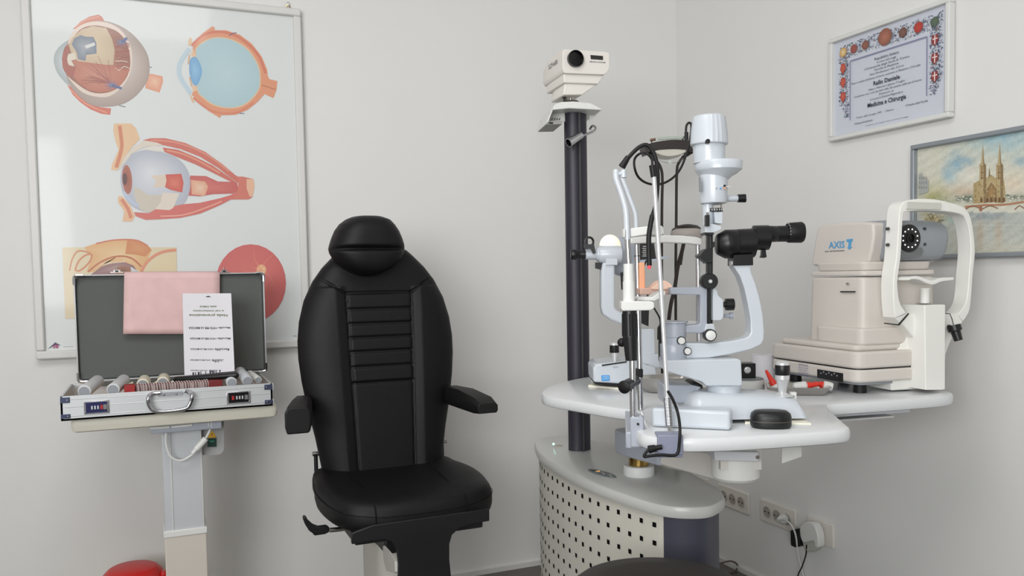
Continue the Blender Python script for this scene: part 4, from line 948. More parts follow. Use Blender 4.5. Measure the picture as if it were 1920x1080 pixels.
# ------------------------------------------------------------------ floor lamp in the corner (black twin-stem)
DL = 2.95
root = thing('floor_lamp', 'black twin-stem floor lamp with glass uplight bowl in the corner behind the slit lamp', 'lamp', (at(1254, 600, DL).x, at(1254, 600, DL).y, ZF))
LPp = PL(at(1254, 600, DL).xy, -23)
bx_ = LPp.W(0, 0, 0)
mb = MB(); mb.lathe((bx_.x, bx_.y, 0), (0, 0, 1), [(.11, ZF), (.11, ZF+.02), (.04, ZF+.03)], BROWNB, 28); mb.build('lamp_base', root)
for x_, pts in ((1241, [(1241, 600), (1241, 400), (1242, 340), (1239, 315), (1226, 295), (1210, 280)]), (1268, [(1267, 600), (1268, 400), (1269, 325), (1273, 305), (1286, 290), (1299, 280)])):
    q = [LPp.P(x, y) for x, y in pts]; mb = MB(); mb.tube([Vector((q[0].x, q[0].y, ZF+.02)), q[0]]+q[1:], .0050, BROWNB, 8); mb.build('stem', root)
mb = MB(); q = sm([(1207, 273), (1230, 266), (1262, 262), (1295, 263)], 5, False)+sm([(1300, 283), (1290, 281), (1262, 279), (1230, 281), (1213, 287)], 5, False)
mb.prism(LPp, q, -.05, .05, BROWNB); mb.build('lamp_hood', root, bev=.003)
mb = MB(); mb.prism(LPp, sm([(1228, 282), (1262, 279), (1288, 280), (1280, 288), (1258, 293), (1238, 290)], 3), -.045, .045, M('frosted_bowl', (214, 210, 198), .4)); mb.build('glass_bowl', root, bev=.006)
mb = MB(); mb.tube([LPp.P(x, y, -.03) for x, y in ((1233, 299), (1245, 304), (1258, 306), (1272, 303), (1281, 296))], .0008, STEEL, 6); mb.lathe(LPp.P(1256, 304, -.03), LPp.n, [(.0075, -.001), (.0075, .001)], CLEAR, 16); mb.build('bulb_guard', root)
mb = MB(); mb.cyl(LPp.P(1234, 260), LPp.P(1281, 258), .0055, M('glass_tube', (206, 218, 206), .15, alpha=.6), 12); mb.cyl(LPp.P(1219, 263), LPp.P(1229, 261), .005, M('bulb_cap', (150, 120, 100), .3, metal=.5), 10); mb.cyl(LPp.P(1222, 270), LPp.P(1222, 263), .002, BROWNB, 8); mb.cyl(LPp.P(1280, 263), LPp.P(1282, 256), .003, BROWNB, 8); mb.build('glass_bulb', root)
mb = MB(); 
for a_, b_ in (((1210, 283), (1228, 300)), ((1299, 284), (1279, 296))): mb.tube([LPp.P(*a_), LPp.P(*b_)], .006, BROWNB, 8, 0)
mb.build('side_clips', root)
mb = MB(); c_ = LPp.P(1288, 438); mb.lathe(c_, (0, 0, 1), [(.052, -.002), (.057, 0), (.052, .016), (.036, .028), (.01, .033)], BROWNB, 24); mb.build('reading_shade', root)
mb = MB(); mb.lathe(LPp.P(1288, 440, -.01), (0, 0, 1), [(.05, -.014), (.056, -.004), (.056, .010), (.045, .020)], M('shade_taupe', (176, 168, 162), .45), 24); mb.build('shade_liner', root)
mb = MB(); mb.tube([LPp.P(x, y, -.02) for x, y in ((1283, 450), (1279, 470), (1271, 500), (1265, 540), (1258, 570), (1254, 600))], .0068, BROWNB, 8); mb.tube([LPp.P(1283, 455, -.035), LPp.P(1277, 497, -.035)], .0028, BROWNB, 8, 0); mb.build('reading_arm', root)

# ------------------------------------------------------------------ T-shaped instrument table
ZT = .90
root = thing('instrument_table', 'white T-shaped swivelling instrument table carrying the eye instruments', 'table', (1.152, 1.89, .67))
tp = [(1.19, 2.190), (1.09, 2.140), (.99, 2.066), (.925, 1.975), (.894, 1.908), (.898, 1.86), (.92, 1.768), (.946, 1.66), (.972, 1.60), (.975, 1.57), (.94, 1.515), (.864, 1.411), (.833, 1.351), (.845, 1.30), (.895, 1.262), (.965, 1.237), (1.044, 1.219), (1.18, 1.198), (1.22, 1.205), (1.235, 1.228), (1.30, 1.325), (1.375, 1.432), (1.40, 1.445), (1.516, 1.428), (1.65, 1.416), (1.73, 1.412), (1.778, 1.43), (1.80, 1.46), (1.815, 1.55), (1.82, 1.80), (1.80, 1.93), (1.75, 2.00), (1.60, 2.07), (1.40, 2.15)]
def chaikin(p, it=2):
    for _ in range(it):
        q = []
        for i in range(len(p)):
            a_, b_ = Vector(p[i]), Vector(p[(i+1) % len(p)]); q += [tuple(a_*.75+b_*.25), tuple(a_*.25+b_*.75)]
        p = q
    return p
MB().slab(chaikin(tp, 2), ZT-.028, ZT, WHITE, .008).build('tabletop', root)
# pole from the console, collar, arm
cx_, cy_ = 1.166, 1.886
MB().lathe((cx_, cy_, ZC), (0, 0, 1), [(.040, 0), (.041, .003), (.041, .022), (.038, .026)], M('nylon_collar', (222, 224, 222), .5), 30).build('pole_collar', root)
MB().lathe((cx_, cy_, ZC+.026), (0, 0, 1), [(.0262, 0), (.0262, .06)], BRASS, 30).build('brass_pole', root)
am = MB(); ZA0, ZA1 = .728, .790
e0 = Vector((cx_, cy_)); e1 = Vector((1.205, 1.55)); dd = (e1-e0).normalized(); n2 = Vector((-dd.y, dd.x))
ap = [e0-dd*.05+n2*.04, e0-dd*.05-n2*.045, e0+dd*.02-n2*.06, e1+dd*.06-n2*.055, e1+dd*.06+n2*.055, e0+n2*.055]
fx_ = .42
mid0, mid1 = e1-dd*.0-n2*.05, e1-dd*.0+n2*.05
g0, g1 = (e0+dd*.02-n2*.06).lerp(mid0, fx_), (e0+n2*.055).lerp(mid1, fx_)
am.slab(rnd([tuple(q) for q in (ap[0], ap[1], ap[2], g0, g1, ap[5])], .015, 4), ZA0, ZA1, GREYL); am.build('pole_bracket', root, bev=.004)
am = MB(); am.slab([tuple(q) for q in (g0, mid0, mid1, g1)], ZA0+.004, ZA1-.002, M('arm_cream', (216, 212, 206), .45)); am.build('swing_arm', root, bev=.004)
pv = onz(1379, 880, .79); px_, py_ = pv.x, pv.y
pivot = Vector((1.19, 1.50))
q1 = at(1379, 866, 1.78); kx = 1.78/FPX
mb = MB(); mb.lathe((q1.x, q1.y, at(1379, 897, 1.78).z), (0, 0, 1), [(.045, 0), (.050, .006), (.050, .07)], M('pivot_white', (226, 226, 222), .4), 32); mb.build('pivot_housing', root)
PV = PL(at(1380, 857, 1.715).xy, -23)
mb = MB(); mb.prism(PV, [(1339, 846), (1423, 848), (1423, 866), (1340, 864)], 0, .09, M('box_pale', (214, 216, 220), .4)); mb.prism(PV, [(1382, 840), (1388, 840), (1388, 870), (1382, 870)], .03, .05, GREYM); o = mb.build('pivot_box', root, bev=.002)
mb = MB(); mb.lathe(PV.P(1420, 857), -PV.n, [(.004, 0), (.004, .002)], STEEL, 12); mb.build('set_screw', o)
mb = MB(); mb.box((q1.x, q1.y, (.79+.872)/2), .085, .085, .872-.79, M('arm_cream', (216, 212, 206), .45), -23); mb.build('pivot_block', root)
mb = MB(); bk_ = PL(at(1485, 857, 1.72).xy, -23); mb.prism(bk_, [(1466, 838), (1503, 838), (1503, 856), (1466, 869)], 0, .004, WHITEP); mb.build('under_bracket', root)
mb = MB(); q = [onz(x, y, .868) for x, y in ((1560, 777), (1722, 766))]
uf = PL(q[0].xy, math.degrees(math.atan2(q[1].y-q[0].y, q[1].x-q[0].x))); L_ = (q[1].xy-q[0].xy).length
mb.prism(uf, [(-.02, .855), (L_, .855), (L_, .872), (-.02, .872)], .03, .3, M('under_rail', (214, 219, 226), .4), px=False); mb.build('under_rail', root)
mb = MB(); mb.prism(uf, [(.02, .838), (L_-.02, .838), (L_-.02, .842), (.02, .842)], .06, .25, WHITEP, px=False); mb.build('under_tray', root)

# ------------------------------------------------------------------ slit lamp microscope
SLO = at(1400, 600, 1.75); S = PL(SLO.xy, -23.17)
root = thing('slit_lamp', 'pale grey slit lamp microscope with tall lamp tower and black eyepiece, centre of the table', 'slit lamp', (SLO.x, SLO.y, ZT))
zt2 = ZT+.006
# sled base
def planrect(x0, x1, n0, n1): return [(a_, n) for a_, n in ((x0, n0), (x1, n0), (x1, n1), (x0, n1))]
sA = [(1290, 786), (1292, 765), (1300, 745), (1312, 738), (1470, 744), (1494, 749), (1504, 762), (1512, 786)]
mb = MB(); q = [S.loc(x, y, -.075) for x, y in sA]; ca = sum(a for a, _ in q)/len(q)
rg = []
for n_, sc_, dz in ((-.095, .97, -.03), (-.085, .99, -.008), (-.07, 1, 0), (.03, 1, 0), (.05, .97, -.008), (.06, .95, -.03)):
    rg.append([S.W(ca+(a-ca)*sc_, n_, max(zt2+.002, z+(dz if z > ZT+.02 else 0))) for a, z in q])
mb.loft(rg, LACQ); mb.build('sled_base', root, bev=.004)
mb = MB(); 
for x_ in (1320, 1480): mb.lathe(S.P(x_, 780, -.03)*1.0-Vector((0, 0, S.P(x_, 780, -.03).z-ZT-.008)), S.u, [(.008, -.02), (.008, .02)], BLACKR, 12)
mb.box((S.W(0, -.02, 0).x, S.W(0, -.02, 0).y, ZT+.0045), .19, .05, .007, BLACKR, -23.17); mb.build('roller_axle', root)
mb = MB(); mb.prism(S, [(1244, 722), (1300, 722), (1318, 724), (1306, 737), (1299, 757), (1246, 757)], -.02, .06, GREYL); mb.prism(S, [(1297, 722), (1305, 718), (1318, 722), (1318, 730)], -.02, .06, BLACKR); mb.build('rail_housing', root, bev=.003)
mb = MB(); mb.vlathe(S, 1357, [(31, 741), (31, 728), (33, 720)], LACQ, 28, -.02); mb.build('turret_foot', root)
mb = MB(); mb.prism(S, rnd([(1250, 676), (1385, 673), (1390, 677), (1392, 722), (1387, 724), (1325, 724), (1316, 716), (1250, 697)], 3), -.06, .03, LACQ); mb.build('turret_block', root, bev=.007, seg=3)
# hub, microscope arm
mb = MB(); mb.vlathe(S, 1264, [(25, 673), (26, 670), (26, 646), (25, 644)], GREYL, 30, -.01); mb.build('hub_lower', root)
mb = MB(); mb.vlathe(S, 1266, [(20, 645), (20, 632), (21, 631), (21, 606), (24, 605), (24, 602)], GREYL, 30, -.01); mb.build('hub_dial', root)
T = lambda L: [(1240+x*.2593, 400+y*.2593) for x, y in L]
arm_ = T([(120, 938), (350, 940), (500, 925), (600, 905), (632, 890), (648, 860), (645, 760), (625, 650), (600, 540), (570, 455), (525, 385), (520, 372), (668, 372), (645, 392), (650, 425), (682, 510), (712, 610), (735, 730), (745, 850), (742, 915), (722, 950), (650, 985), (500, 1020), (350, 1045), (120, 1052)])
mb = MB(); mb.prism(S, arm_, -.028, .014, LACQ); mb.build('microscope_arm', root, bev=.004, seg=3)
# illumination arm (C shaped)
arm2 = [(1257, 539), (1325, 538), (1328, 545), (1328, 612), (1324, 622), (1315, 625), (1275, 624), (1275, 611), (1310, 609), (1313, 604), (1313, 553), (1257, 552)]
mb = MB(); mb.prism(S, arm2, -.02, .012, GREYL); mb.build('illumination_arm', root, bev=.002)
for (x, y, r, nm) in ((1276.5, 638.5, 7, 'clamp_knob'), (1288, 658, 6.5, 'clamp_knob'), (1331, 628.5, 10, 'tilt_knob')):
    mb = MB(); k = 1.75/FPX; mb.lathe(S.P(x, y, -.03), -S.n, [(r*k*1.15, -.012), (r*k*1.15, .006)], BLACKP, 20); mb.lathe(S.P(x, y, -.03), -S.n, [(r*k*.92, .0), (r*k*.92, .009), (r*k*.8, .010)], WHITEP, 20); mb.build(nm, root)
# tilt joint and mirror tower
mb = MB(); mb.prism(S, [(1324, 607), (1339, 607), (1341, 616), (1344, 628), (1341, 638), (1325, 639), (1318, 630), (1322, 616)], -.024, .008, LACQ); mb.build('tilt_joint', root, bev=.002)
mb = MB()
mb.prism(S, [(1326, 440), (1331, 440), (1331, 607), (1326, 607)], -.024, -.010, BLACKP); mb.prism(S, [(1333, 440), (1337, 440), (1336.5, 607), (1332.5, 607)], -.012, .0, BLACKP)
mb.prism(S, [(1337, 454), (1340, 453), (1340, 462), (1337, 465)], -.018, -.006, BLACKP)
mb.build('mirror_bars', root, bev=.001)
mb = MB(); mb.prism(S, [(1310, 481), (1322, 467), (1336, 465), (1337, 492), (1326, 494), (1322, 490)], -.030, .004, BLACKP); mb.build('mirror_bracket', root, bev=.001)
mb = MB(); mb.lathe(S.P(1330.5, 527.5, -.034), -S.n, [(.0165, -.02), (.0165, .004), (.0150, .006)], BLACKP, 28); mb.lathe(S.P(1330.5, 527.5, -.034), -S.n, [(.0042, .004), (.0036, .009)], SILV, 14); mb.build('centring_knob', root)
mb = MB(); mb.prism(S, rnd([(1337, 541), (1344, 543), (1347, 555), (1356, 562), (1357, 594), (1352, 601), (1337, 601)], 2), -.03, .01, LACQ); mb.build('slit_drive_box', root, bev=.003)
mb = MB(); mb.lathe(S.P(1357, 571, -.012), S.u, [(.006, 0), (.006, .004), (.0125, .004), (.0125, .020), (.011, .021)], BLACKP, 20); mb.build('slit_width_knob', root)
mb = MB(); mb.lathe(S.P(1357, 592, -.004), S.u, [(.004, 0), (.004, .012), (.007, .012), (.007, .019)], GREYL, 14); mb.build('slit_side_knob', root)
# lamp tower
tw = MB(); tw.vlathe(S, 1329.5, [(8, 438), (8, 420)], LACQ, 20, -.012); tw.prism(S, rnd([(1322, 420), (1337, 420), (1352, 424), (1353, 430), (1345, 434), (1337, 436), (1322, 436)], 1), -.03, .01, LACQ); tw.build('tower_foot', root, bev=.001)
tw = MB(); tw.prism(S, [(1321, 436.5), (1339, 436.5), (1338, 440), (1322, 440)], -.03, .01, BLACKP); tw.build('tower_flange', root)
tw = MB(); tw.vlathe(S, 1327.5, [(9, 425), (10, 400), (10.5, 383)], LACQ, 24, -.010); tw.prism(S, rnd([(1339, 397), (1355, 397), (1354.5, 420), (1341, 418)], 1), -.025, .005, LACQ); tw.build('filter_stem', root, bev=.001)
tw = MB(); tw.prism(S, [(1324, 403), (1330.5, 403), (1330.5, 424), (1324, 424)], -.040, -.025, BLACKP); tw.prism(S, [(1325.5, 398), (1329, 398), (1329, 403), (1325.5, 403)], -.036, -.03, CHROME); tw.cyl(S.P(1352, 383, -.02), S.P(1352, 391, -.02), .0016, STEEL, 8); tw.build('slit_lever', root)
tw = MB(); tw.vlathe(S, 1340.5, [(14.5, 397), (15, 396.4), (15, 391.6), (14.5, 391)], M('dial_dark', (40, 42, 46), .4), 30, -.012)
for k in range(9):
    a_ = -1.2+k*.3; c_ = S.P(1340.5, 394, -.012); r_ = 15.3*1.75/FPX; tw.box(c_+S.u*r_*math.sin(a_)-S.n*r_*math.cos(a_), .0012, .0012, .0035, WHITEP, -23)
tw.build('angle_dial', root)
tw = MB(); tw.vlathe(S, 1338, [(15, 384), (24.5, 381), (25.5, 376), (26, 340), (25.5, 326)], LACQ, 32, -.010)
tw.prism(S, [(1313.4, 331), (1314.4, 331), (1314.9, 358), (1313.9, 358)], -.036, -.02, GREYM)
o = tw.build('lamp_body', root)
tw = MB(); tw.prism(S, rnd([(1349, 346.4), (1361, 346.4), (1361, 349.8), (1349, 349.8)], 1), -.036, -.028, BLACKP); tw.box(S.P(1355, 348, -.037), .0022, .002, .003, WHITEP); tw.cyl(S.P(1360, 350, -.034), S.P(1370, 350.5, -.03), .0012, WHITEP, 8); tw.build('filter_slot', o)
tw = MB()
for x, c_ in ((1343.5, GREYM), (1351, BLUE), (1359, M('orange_dot', (230, 150, 110), .5))): tw.lathe(S.P(x, 353.2, -.0385), -S.n, [(.0018, -.006), (.0018, .0008)], c_, 12)
tw.build('filter_marks', o)
tw = MB(); tw.vlathe(S, 1341, [(26, 327), (28, 324), (42, 319)], LACQ, 36, -.004)
tw = MB(); cA = S.P(1338, 327, -.01); 
k = 1.75/FPX; rings = []
for y, cx2, r in ((338, 1339, 25.5), (332, 1342, 29), (326, 1345, 36), (321, 1346.5, 41), (319, 1347, 43), (305, 1347, 43.8), (303, 1347, 42.5)):
    c_ = S.P(cx2, y, -.006); rings.append([Vector((c_.x+r*k*math.cos(t_*math.pi/18), c_.y+r*k*math.sin(t_*math.pi/18), c_.z)) for t_ in range(36)])
tw.loft(rings, LACQ); tw.build('lamp_flange', root)
tw = MB(); tw.vlathe(S, 1329.5, [(29, 306), (29.5, 300), (29.5, 272)], LACQ, 36, -.008); tw.build('lamp_neck', root)
tw = MB(); c_ = S.P(1329.5, 272, -.008); rings = []
for y, r in ((272, 33.5), (270, 34.5), (250, 33.5), (225, 30.5), (220, 29.5), (217.5, 26)):
    z_ = S.P(1329.5, y, -.008).z; ring = []
    for t_ in range(120):
        a_ = t_*2*math.pi/120; fx = math.cos(a_+math.radians(23)); 
        rb = r*k*(1+(.022 if (math.sin(a_*24) > .2 and -2.2 < ((a_+math.pi) % (2*math.pi)-math.pi) < -1.35) else 0)); ring.append(Vector((c_.x+rb*math.cos(a_), c_.y+rb*math.sin(a_), z_)))
    rings.append(ring)
tw.loft(rings, LACQ); o = tw.build('lamp_cap', root, ang=25)
tw = MB(); tw.lathe(S.P(1326.5, 265, -.045), -S.n, [(.0045, -.01), (.0045, .004)], BLACKP, 16); tw.build('cap_screw', o)
tw = MB(); tw.lathe(S.P(1362, 372.5, -.005), S.u, [(.0065, 0), (.0062, .024), (.0075, .024), (.0078, .041)], LACQ, 20); o = tw.build('fixation_handle', root)
tw = MB(); tw.lathe(S.P(1383, 372, -.005), S.u, [(.0082, 0), (.0088, .016)], BLACKP, 20); tw.build('handle_grip', o)
# microscope head
def hcyl(prof, yc0, yc1, mt_, nm, n0=-.008, n=32):   # prof: (x px, half height px)
    mb = MB(); rings = []
    x0_, x1_ = prof[0][0], prof[-1][0]
    for x, r in prof:
        y = yc0+(yc1-yc0)*(x-x0_)/max(1e-6, (x1_-x0_)); c_ = S.P(x, y, n0); rings.append([c_+(S.n*math.cos(t_*2*math.pi/n)+Vector((0, 0, 1))*math.sin(t_*2*math.pi/n))*(r*k) for t_ in range(n)])
    mb.loft(rings, mt_); return mb.build(nm, root)
hcyl([(1343.5, 17), (1345, 19), (1359, 26.5), (1361, 26.8), (1380, 26.5), (1381, 25.8), (1382, 26.8), (1413, 27)], 458.5, 455.5, BLACKP, 'objective_body')
hcyl([(1412, 20), (1413, 23), (1440, 23), (1441.5, 20)], 446, 445.5, BLACKP, 'prism_housing')
hcyl([(1440, 15.5), (1456, 14.8), (1457, 14), (1458, 14.8), (1478, 15)], 439, 438, BLACKP, 'eyepiece_tube')
hcyl([(1476, 17.5), (1478, 18.5), (1502, 19.5), (1505.5, 17.5), (1506, 12)], 436.5, 435.5, BLACKR, 'eyepiece_cup')
mb = MB()
for t_ in range(10):
    a_ = t_*.32-.2; c_ = S.P(1476.5, 436.8, -.008); mb.box(c_+S.n*-math.cos(a_)*.0205+Vector((0, 0, math.sin(a_)*.0205)), .0012, .0012, .0022, SILV, -23)
mb.build('dioptre_marks', root)
mb = MB(); mb.prism(S, rnd([(1376, 478), (1412, 476), (1412.5, 497), (1376, 498)], 1), -.032, .018, BLACKP); mb.prism(S, [(1372, 489), (1376, 489), (1376, 500), (1372, 500)], -.02, .0, STEEL); mb.build('microscope_mount', root, bev=.001)
mb = MB(); mb.prism(S, [(1430, 468), (1436, 468), (1437, 476), (1438, 482), (1434, 483.5), (1427, 483), (1429, 478)], -.014, .0, BLACKP); mb.build('magnification_lever', root, bev=.001)
# joystick
mb = MB(); mb.vlathe(S, 1467, [(21, 742), (20, 740.5), (10, 738), (6.5, 735)], SILV, 28, -.05); mb.vlathe(S, 1467, [(7, 736), (8.5, 725), (11.5, 712), (12.8, 711), (12.8, 703)], SILV, 28, -.05); mb.build('joystick', root)
mb = MB(); mb.vlathe(S, 1467, [(13, 703), (13.6, 702), (13.8, 686), (13, 684)], BLACKP, 28, -.05); mb.vlathe(S, 1467, [(13, 684.4), (12, 680), (8, 677), (1, 676)], SILV, 28, -.05); mb.build('joystick_grip', root)
mb = MB(); p = S.P(1486, 742, -.04); mb.box(p, .012, .012, .016, WHITEP, -23); mb.box(p-S.n*.0064, .003, .001, .003, BLACKP, -23); mb.build('lock_button', root)
# ------------------------------------------------------------------ power supply box, cream pad, black case
a_ = onz(1221.7, 801, ZT); b_ = onz(1369, 808.5, ZT); dg = math.degrees(math.atan2(b_.y-a_.y, b_.x-a_.x)); BX = PL(a_.xy, dg); L_ = (b_.xy-a_.xy).length
zt3 = BX.loc(1221, 765)[1]
mb = MB(); mb.prism(BX, [(0, ZT+.001), (L_, ZT+.001), (L_, zt3), (0, zt3)], 0, .045, LACQ, px=False); o = mb.build('power_supply', bev=.006, seg=3)
tag(o, 'pale grey rectangular power supply box at the front left of the instrument table', 'power supply')
q = [onz(x, y, ZT) for x, y in ((1397, 795), (1521, 797), (1512, 789), (1420, 787))]; q[2] = q[2]+S.n*.10; q[3] = q[3]+S.n*.10
mb = MB(); mb.loft([[Vector((p.x, p.y, ZT+z)) for p in q] for z in (.0003, .0035)], PAD); tag(mb.build('paper_pad', smooth=False), 'cream sheet of paper under the right front of the slit lamp base', 'paper')
c_ = (onz(1412, 806, ZT)+onz(1485, 800, ZT))/2+S.n*.012; root = thing('spectacle_case', 'small closed black oval hard case at the front edge of the instrument table', 'case', (c_.x, c_.y, ZT))
def oval(cx2, cy2, rx, ry, ang, e=2.6, n=40):
    o = []; ca, sa = math.cos(ang), math.sin(ang)
    for t_ in range(n):
        a = 2*math.pi*t_/n; x = rx*abs(math.cos(a))**(2/e)*(1 if math.cos(a) > 0 else -1); y = ry*abs(math.sin(a))**(2/e)*(1 if math.sin(a) > 0 else -1); o.append((cx2+x*ca-y*sa, cy2+x*sa+y*ca))
    return o
rx_ = 37.5*1.6/FPX
for nm, z0_, z1_, pr in (('case_base', 0, .0125, ((.93, 0), (1, .004), (1, .0125))), ('case_lid', .0135, .033, ((1, .0135), (1, .020), (.95, .027), (.8, .0315), (.5, .033)))):
    mb = MB(); mb.loft([[Vector((x, y, ZT+.0005+z_)) for x, y in oval(c_.x, c_.y, rx_*s_, rx_*.75*s_, math.radians(-30))] for s_, z_ in pr], M('case_leatherette', (16, 16, 17), .42, bump=.2, bscale=400)); mb.build(nm, root)
mb = MB(); mb.loft([[Vector((x, y, ZT+z_)) for x, y in oval(c_.x, c_.y, rx_*.985, rx_*.74, math.radians(-30))] for z_ in (.0125, .0145)], M('zip_line', (120, 112, 100), .5)); mb.build('case_seam', root)

# ------------------------------------------------------------------ chin rest
root = thing('chin_rest', 'chin and forehead rest with chrome uprights clamped to the left side of the table', 'chin rest', (.90, 1.47, ZT))
n1_ = Vector((.868, 1.395, 0)); f1 = Vector((.985, 1.592, 0))
def dep(p): return depth((p.x, p.y, 1.1))
dN, dF = dep(n1_), dep(f1)
mb = MB(); dirE = (f1-n1_).normalized(); pr = Vector((dirE.y, -dirE.x, 0))
mb.loft([[Vector((q.x, q.y, z_)) for q in (n1_-dirE*.02+pr*.0, n1_-dirE*.02-pr*.03, f1+dirE*.02-pr*.03, f1+dirE*.02+pr*.0)] for z_ in (.862, .895)], GREYL); mb.box((n1_.x-.012, n1_.y-.006, .895), .026, .026, .06, GREYL, 55); o = mb.build('clamp_bracket', root, bev=.003)
mb = MB(); 
for z_ in (.912, .886): mb.lathe(Vector((n1_.x-.018, n1_.y-.018, z_)), (-.4, -.9, 0), [(.0025, 0), (.0025, .003)], BLACKP, 8)
mb.build('set_screws', o)
def rod(x, y0, y1, d, r, mt_, nm, par=root): mb = MB(); mb.cyl(at(x[0], y0, d), at(x[1], y1, d), r, mt_, 16); return mb.build(nm, par)
rod((1187.5, 1184), 795, 560, dN, .0062, CHROME, 'upright')
rod((1201, 1194), 768, 452, dF, .0062, CHROME, 'upright')
mb = MB(); c0 = at(1182, 690, dN)
mb.cyl(at(1184, 676, dN), at(1181.5, 632, dN), .0115, BLACKP, 24, .0145); mb.cyl(at(1181.5, 632, dN), at(1180, 583, dN), .0148, BLACKP, 24, .0135)
for t_ in range(12):
    a_ = t_*math.pi/6; o_ = Vector((math.cos(a_), math.sin(a_), 0))*.0142; mb.cyl(at(1181.3, 630, dN)+o_, at(1180.2, 588, dN)+o_*.95, .0016, BLACKP, 6)
mb.build('height_knob', root)
mb = MB(); mb.ball(at(1166, 642, dN+.03), .009, BLACKR, 14); mb.cyl(at(1166, 642, dN+.03), at(1180, 642, dN), .004, BLACKR, 8); mb.build('side_knob', root)
mb = MB(); mb.cyl(at(1170, 726, dN-.02), at(1192, 714, dN+.02), .0125, M('dark_chrome', (90, 88, 88), .15, metal=1), 22, .0105); mb.lathe(at(1170, 726, dN-.02), at(1170, 726, dN-.02)-at(1192, 714, dN+.02), [(.0128, -.002), (.0128, .001), (.010, .003)], BLACKR, 22); mb.build('clamp_handle', root)
mb = MB(); mb.prism(PL(at(1197, 700, dF).xy, -23), [(1188.5, 692), (1206, 692), (1206, 708), (1189, 708)], -.011, .010, BLACKR); mb.build('rod_stop', root, bev=.002)
mb = MB(); mb.cyl(at(1179.5, 582, dN), at(1179, 528, dN), .0118, WHITEP, 24); mb.cyl(at(1179, 528, dN), at(1178.5, 495, dN), .0100, WHITEP, 24); mb.build('white_sleeve', root)
mb = MB(); mb.cyl(at(1179, 496, dN), at(1176, 440, dN), .0058, CHROME, 16); mb.build('inner_rod', root)
mb = MB(); mb.tube([at(x, y, dN) for x, y in ((1176, 449), (1175.5, 425), (1173, 392), (1164, 360), (1156, 337), (1155, 324))], .0062, LACQ, 14); mb.ball(at(1155, 323, dN), .0065, LACQ, 12); mb.build('bent_rod', root)
mb = MB(); mb.tube([at(x, y, dF-.02) for x, y in ((1193, 440), (1193, 420), (1191, 400), (1181, 372), (1172, 348), (1166, 333))], .0056, LACQ, 14); mb.build('bent_rod', root)
mb = MB(); mb.cyl(at(1169.5, 333, dN), at(1169, 319, dN), .0056, LACQ, 14); mb.cyl(at(1156, 326, dN), at(1169, 326, dN), .0045, LACQ, 10); mb.build('rod_joint', root)
# chin rest clamp and chin cup
mb = MB(); mb.prism(PL(at(1190, 573, dN-.02).xy, -23), rnd([(1165, 565), (1222, 565), (1227, 568), (1227, 578), (1220, 582), (1168, 583), (1165, 580)], 2), 0, .03, WHITEP); mb.build('chin_clamp', root, bev=.003)
mb = MB(); q = PL(at(1215, 560, dN+.05).xy, -23); mb.prism(q, [(1195, 557), (1224, 557), (1234, 549), (1248, 545), (1248, 553), (1228, 565), (1195, 564)], -.01, .05, WHITEP); mb.build('chin_support', root, bev=.002)
CQ = PL(at(1240, 540, dF-.03).xy, -23)
mb = MB(); mb.prism(CQ, sm([(1221, 542), (1228, 536), (1236, 529), (1246, 526), (1256, 531), (1261, 538), (1254, 542), (1238, 543.5)], 3), -.03, .04, PEACH); mb.build('chin_cup', root, bev=.003)
mb = MB(); mb.prism(CQ, [(1200, 541), (1222, 539), (1238, 543.5), (1262, 538), (1262, 552), (1200, 553)], -.025, .035, M('chin_bar', (214, 176, 160), .5)); mb.build('chin_bar', root, bev=.002)  # pinkish light on the chin rest is put into the bar's colour too
mb = MB(); mb.prism(CQ, [(1199, 492), (1209, 492), (1210, 541), (1199, 543)], .0, .02, M('peach_bar', (246, 178, 138), .5)); mb.build('side_bar', root, bev=.002)
# forehead bands
FB = PL(at(1205, 435, dN).xy, -23)
mb = MB(); mb.prism(FB, [(1182, 428), (1215, 424), (1240, 423), (1244, 426), (1246, 438), (1240, 442), (1214, 440), (1182, 445)], .0, .055, WHITEP); mb.prism(FB, [(1169, 429), (1173, 429), (1173, 446), (1169, 446)], -.01, .02, WHITEP); mb.build('forehead_band', root, bev=.003)
F2 = PL(at(1250, 450, dF).xy, -14)
mb = MB(); mb.prism(F2, [(1183, 445), (1210, 443), (1240, 441), (1275, 441.5), (1305, 444), (1315, 447), (1316, 458), (1312, 459.5), (1290, 456.5), (1250, 455), (1210, 456), (1183, 457)], -.012, .006, WHITEP); mb.build('forehead_band', root, bev=.002)
dR = depth(F2.P(1308, 470)); rod((1308.5, 1311), 458, 655, dR, .0056, CHROME, 'upright')
mb = MB(); 
for x_, d_ in ((1194.5, dF), (1308.6, dR)): mb.lathe(at(x_, 480, d_), (0, 0, 1), [(.0068, -.0008), (.0068, .0008)], BLACKP, 14)
mb.build('eye_level_mark', root)
mb = MB(); mb.prism(F2, [(1250, 601), (1303, 602), (1308, 604), (1308, 607), (1280, 607), (1250, 606)], -.02, .01, M('guard_white', (214, 214, 214), .5)); mb.build('breath_guard', root)
# fixation lamp on a gooseneck
mb = MB(); mb.cyl(at(1166, 313, dN), at(1178, 294, dN), .0072, BLACKR, 12, .0052); mb.tube([at(x, y, dN+.0) for x, y in ((1174, 301), (1186, 287), (1200, 275), (1213, 272), (1224, 283), (1231, 305), (1233.5, 330), (1232.5, 355), (1229, 385), (1223, 405), (1219, 425))], .0040, BLACKR, 12)
mb.tube([at(x, y, dN-.015) for x, y in ((1223, 404), (1219, 425), (1216.5, 445), (1216.5, 470), (1217.5, 498))], .0050, BLACKR, 12); o = mb.build('gooseneck', root)
mb = MB(); mb.cyl(at(1217.3, 498, dN-.03), at(1217.6, 504, dN-.03), .0036, M('red_led', (214, 60, 76), .4, emit=.4), 12); mb.build('fixation_light', o)
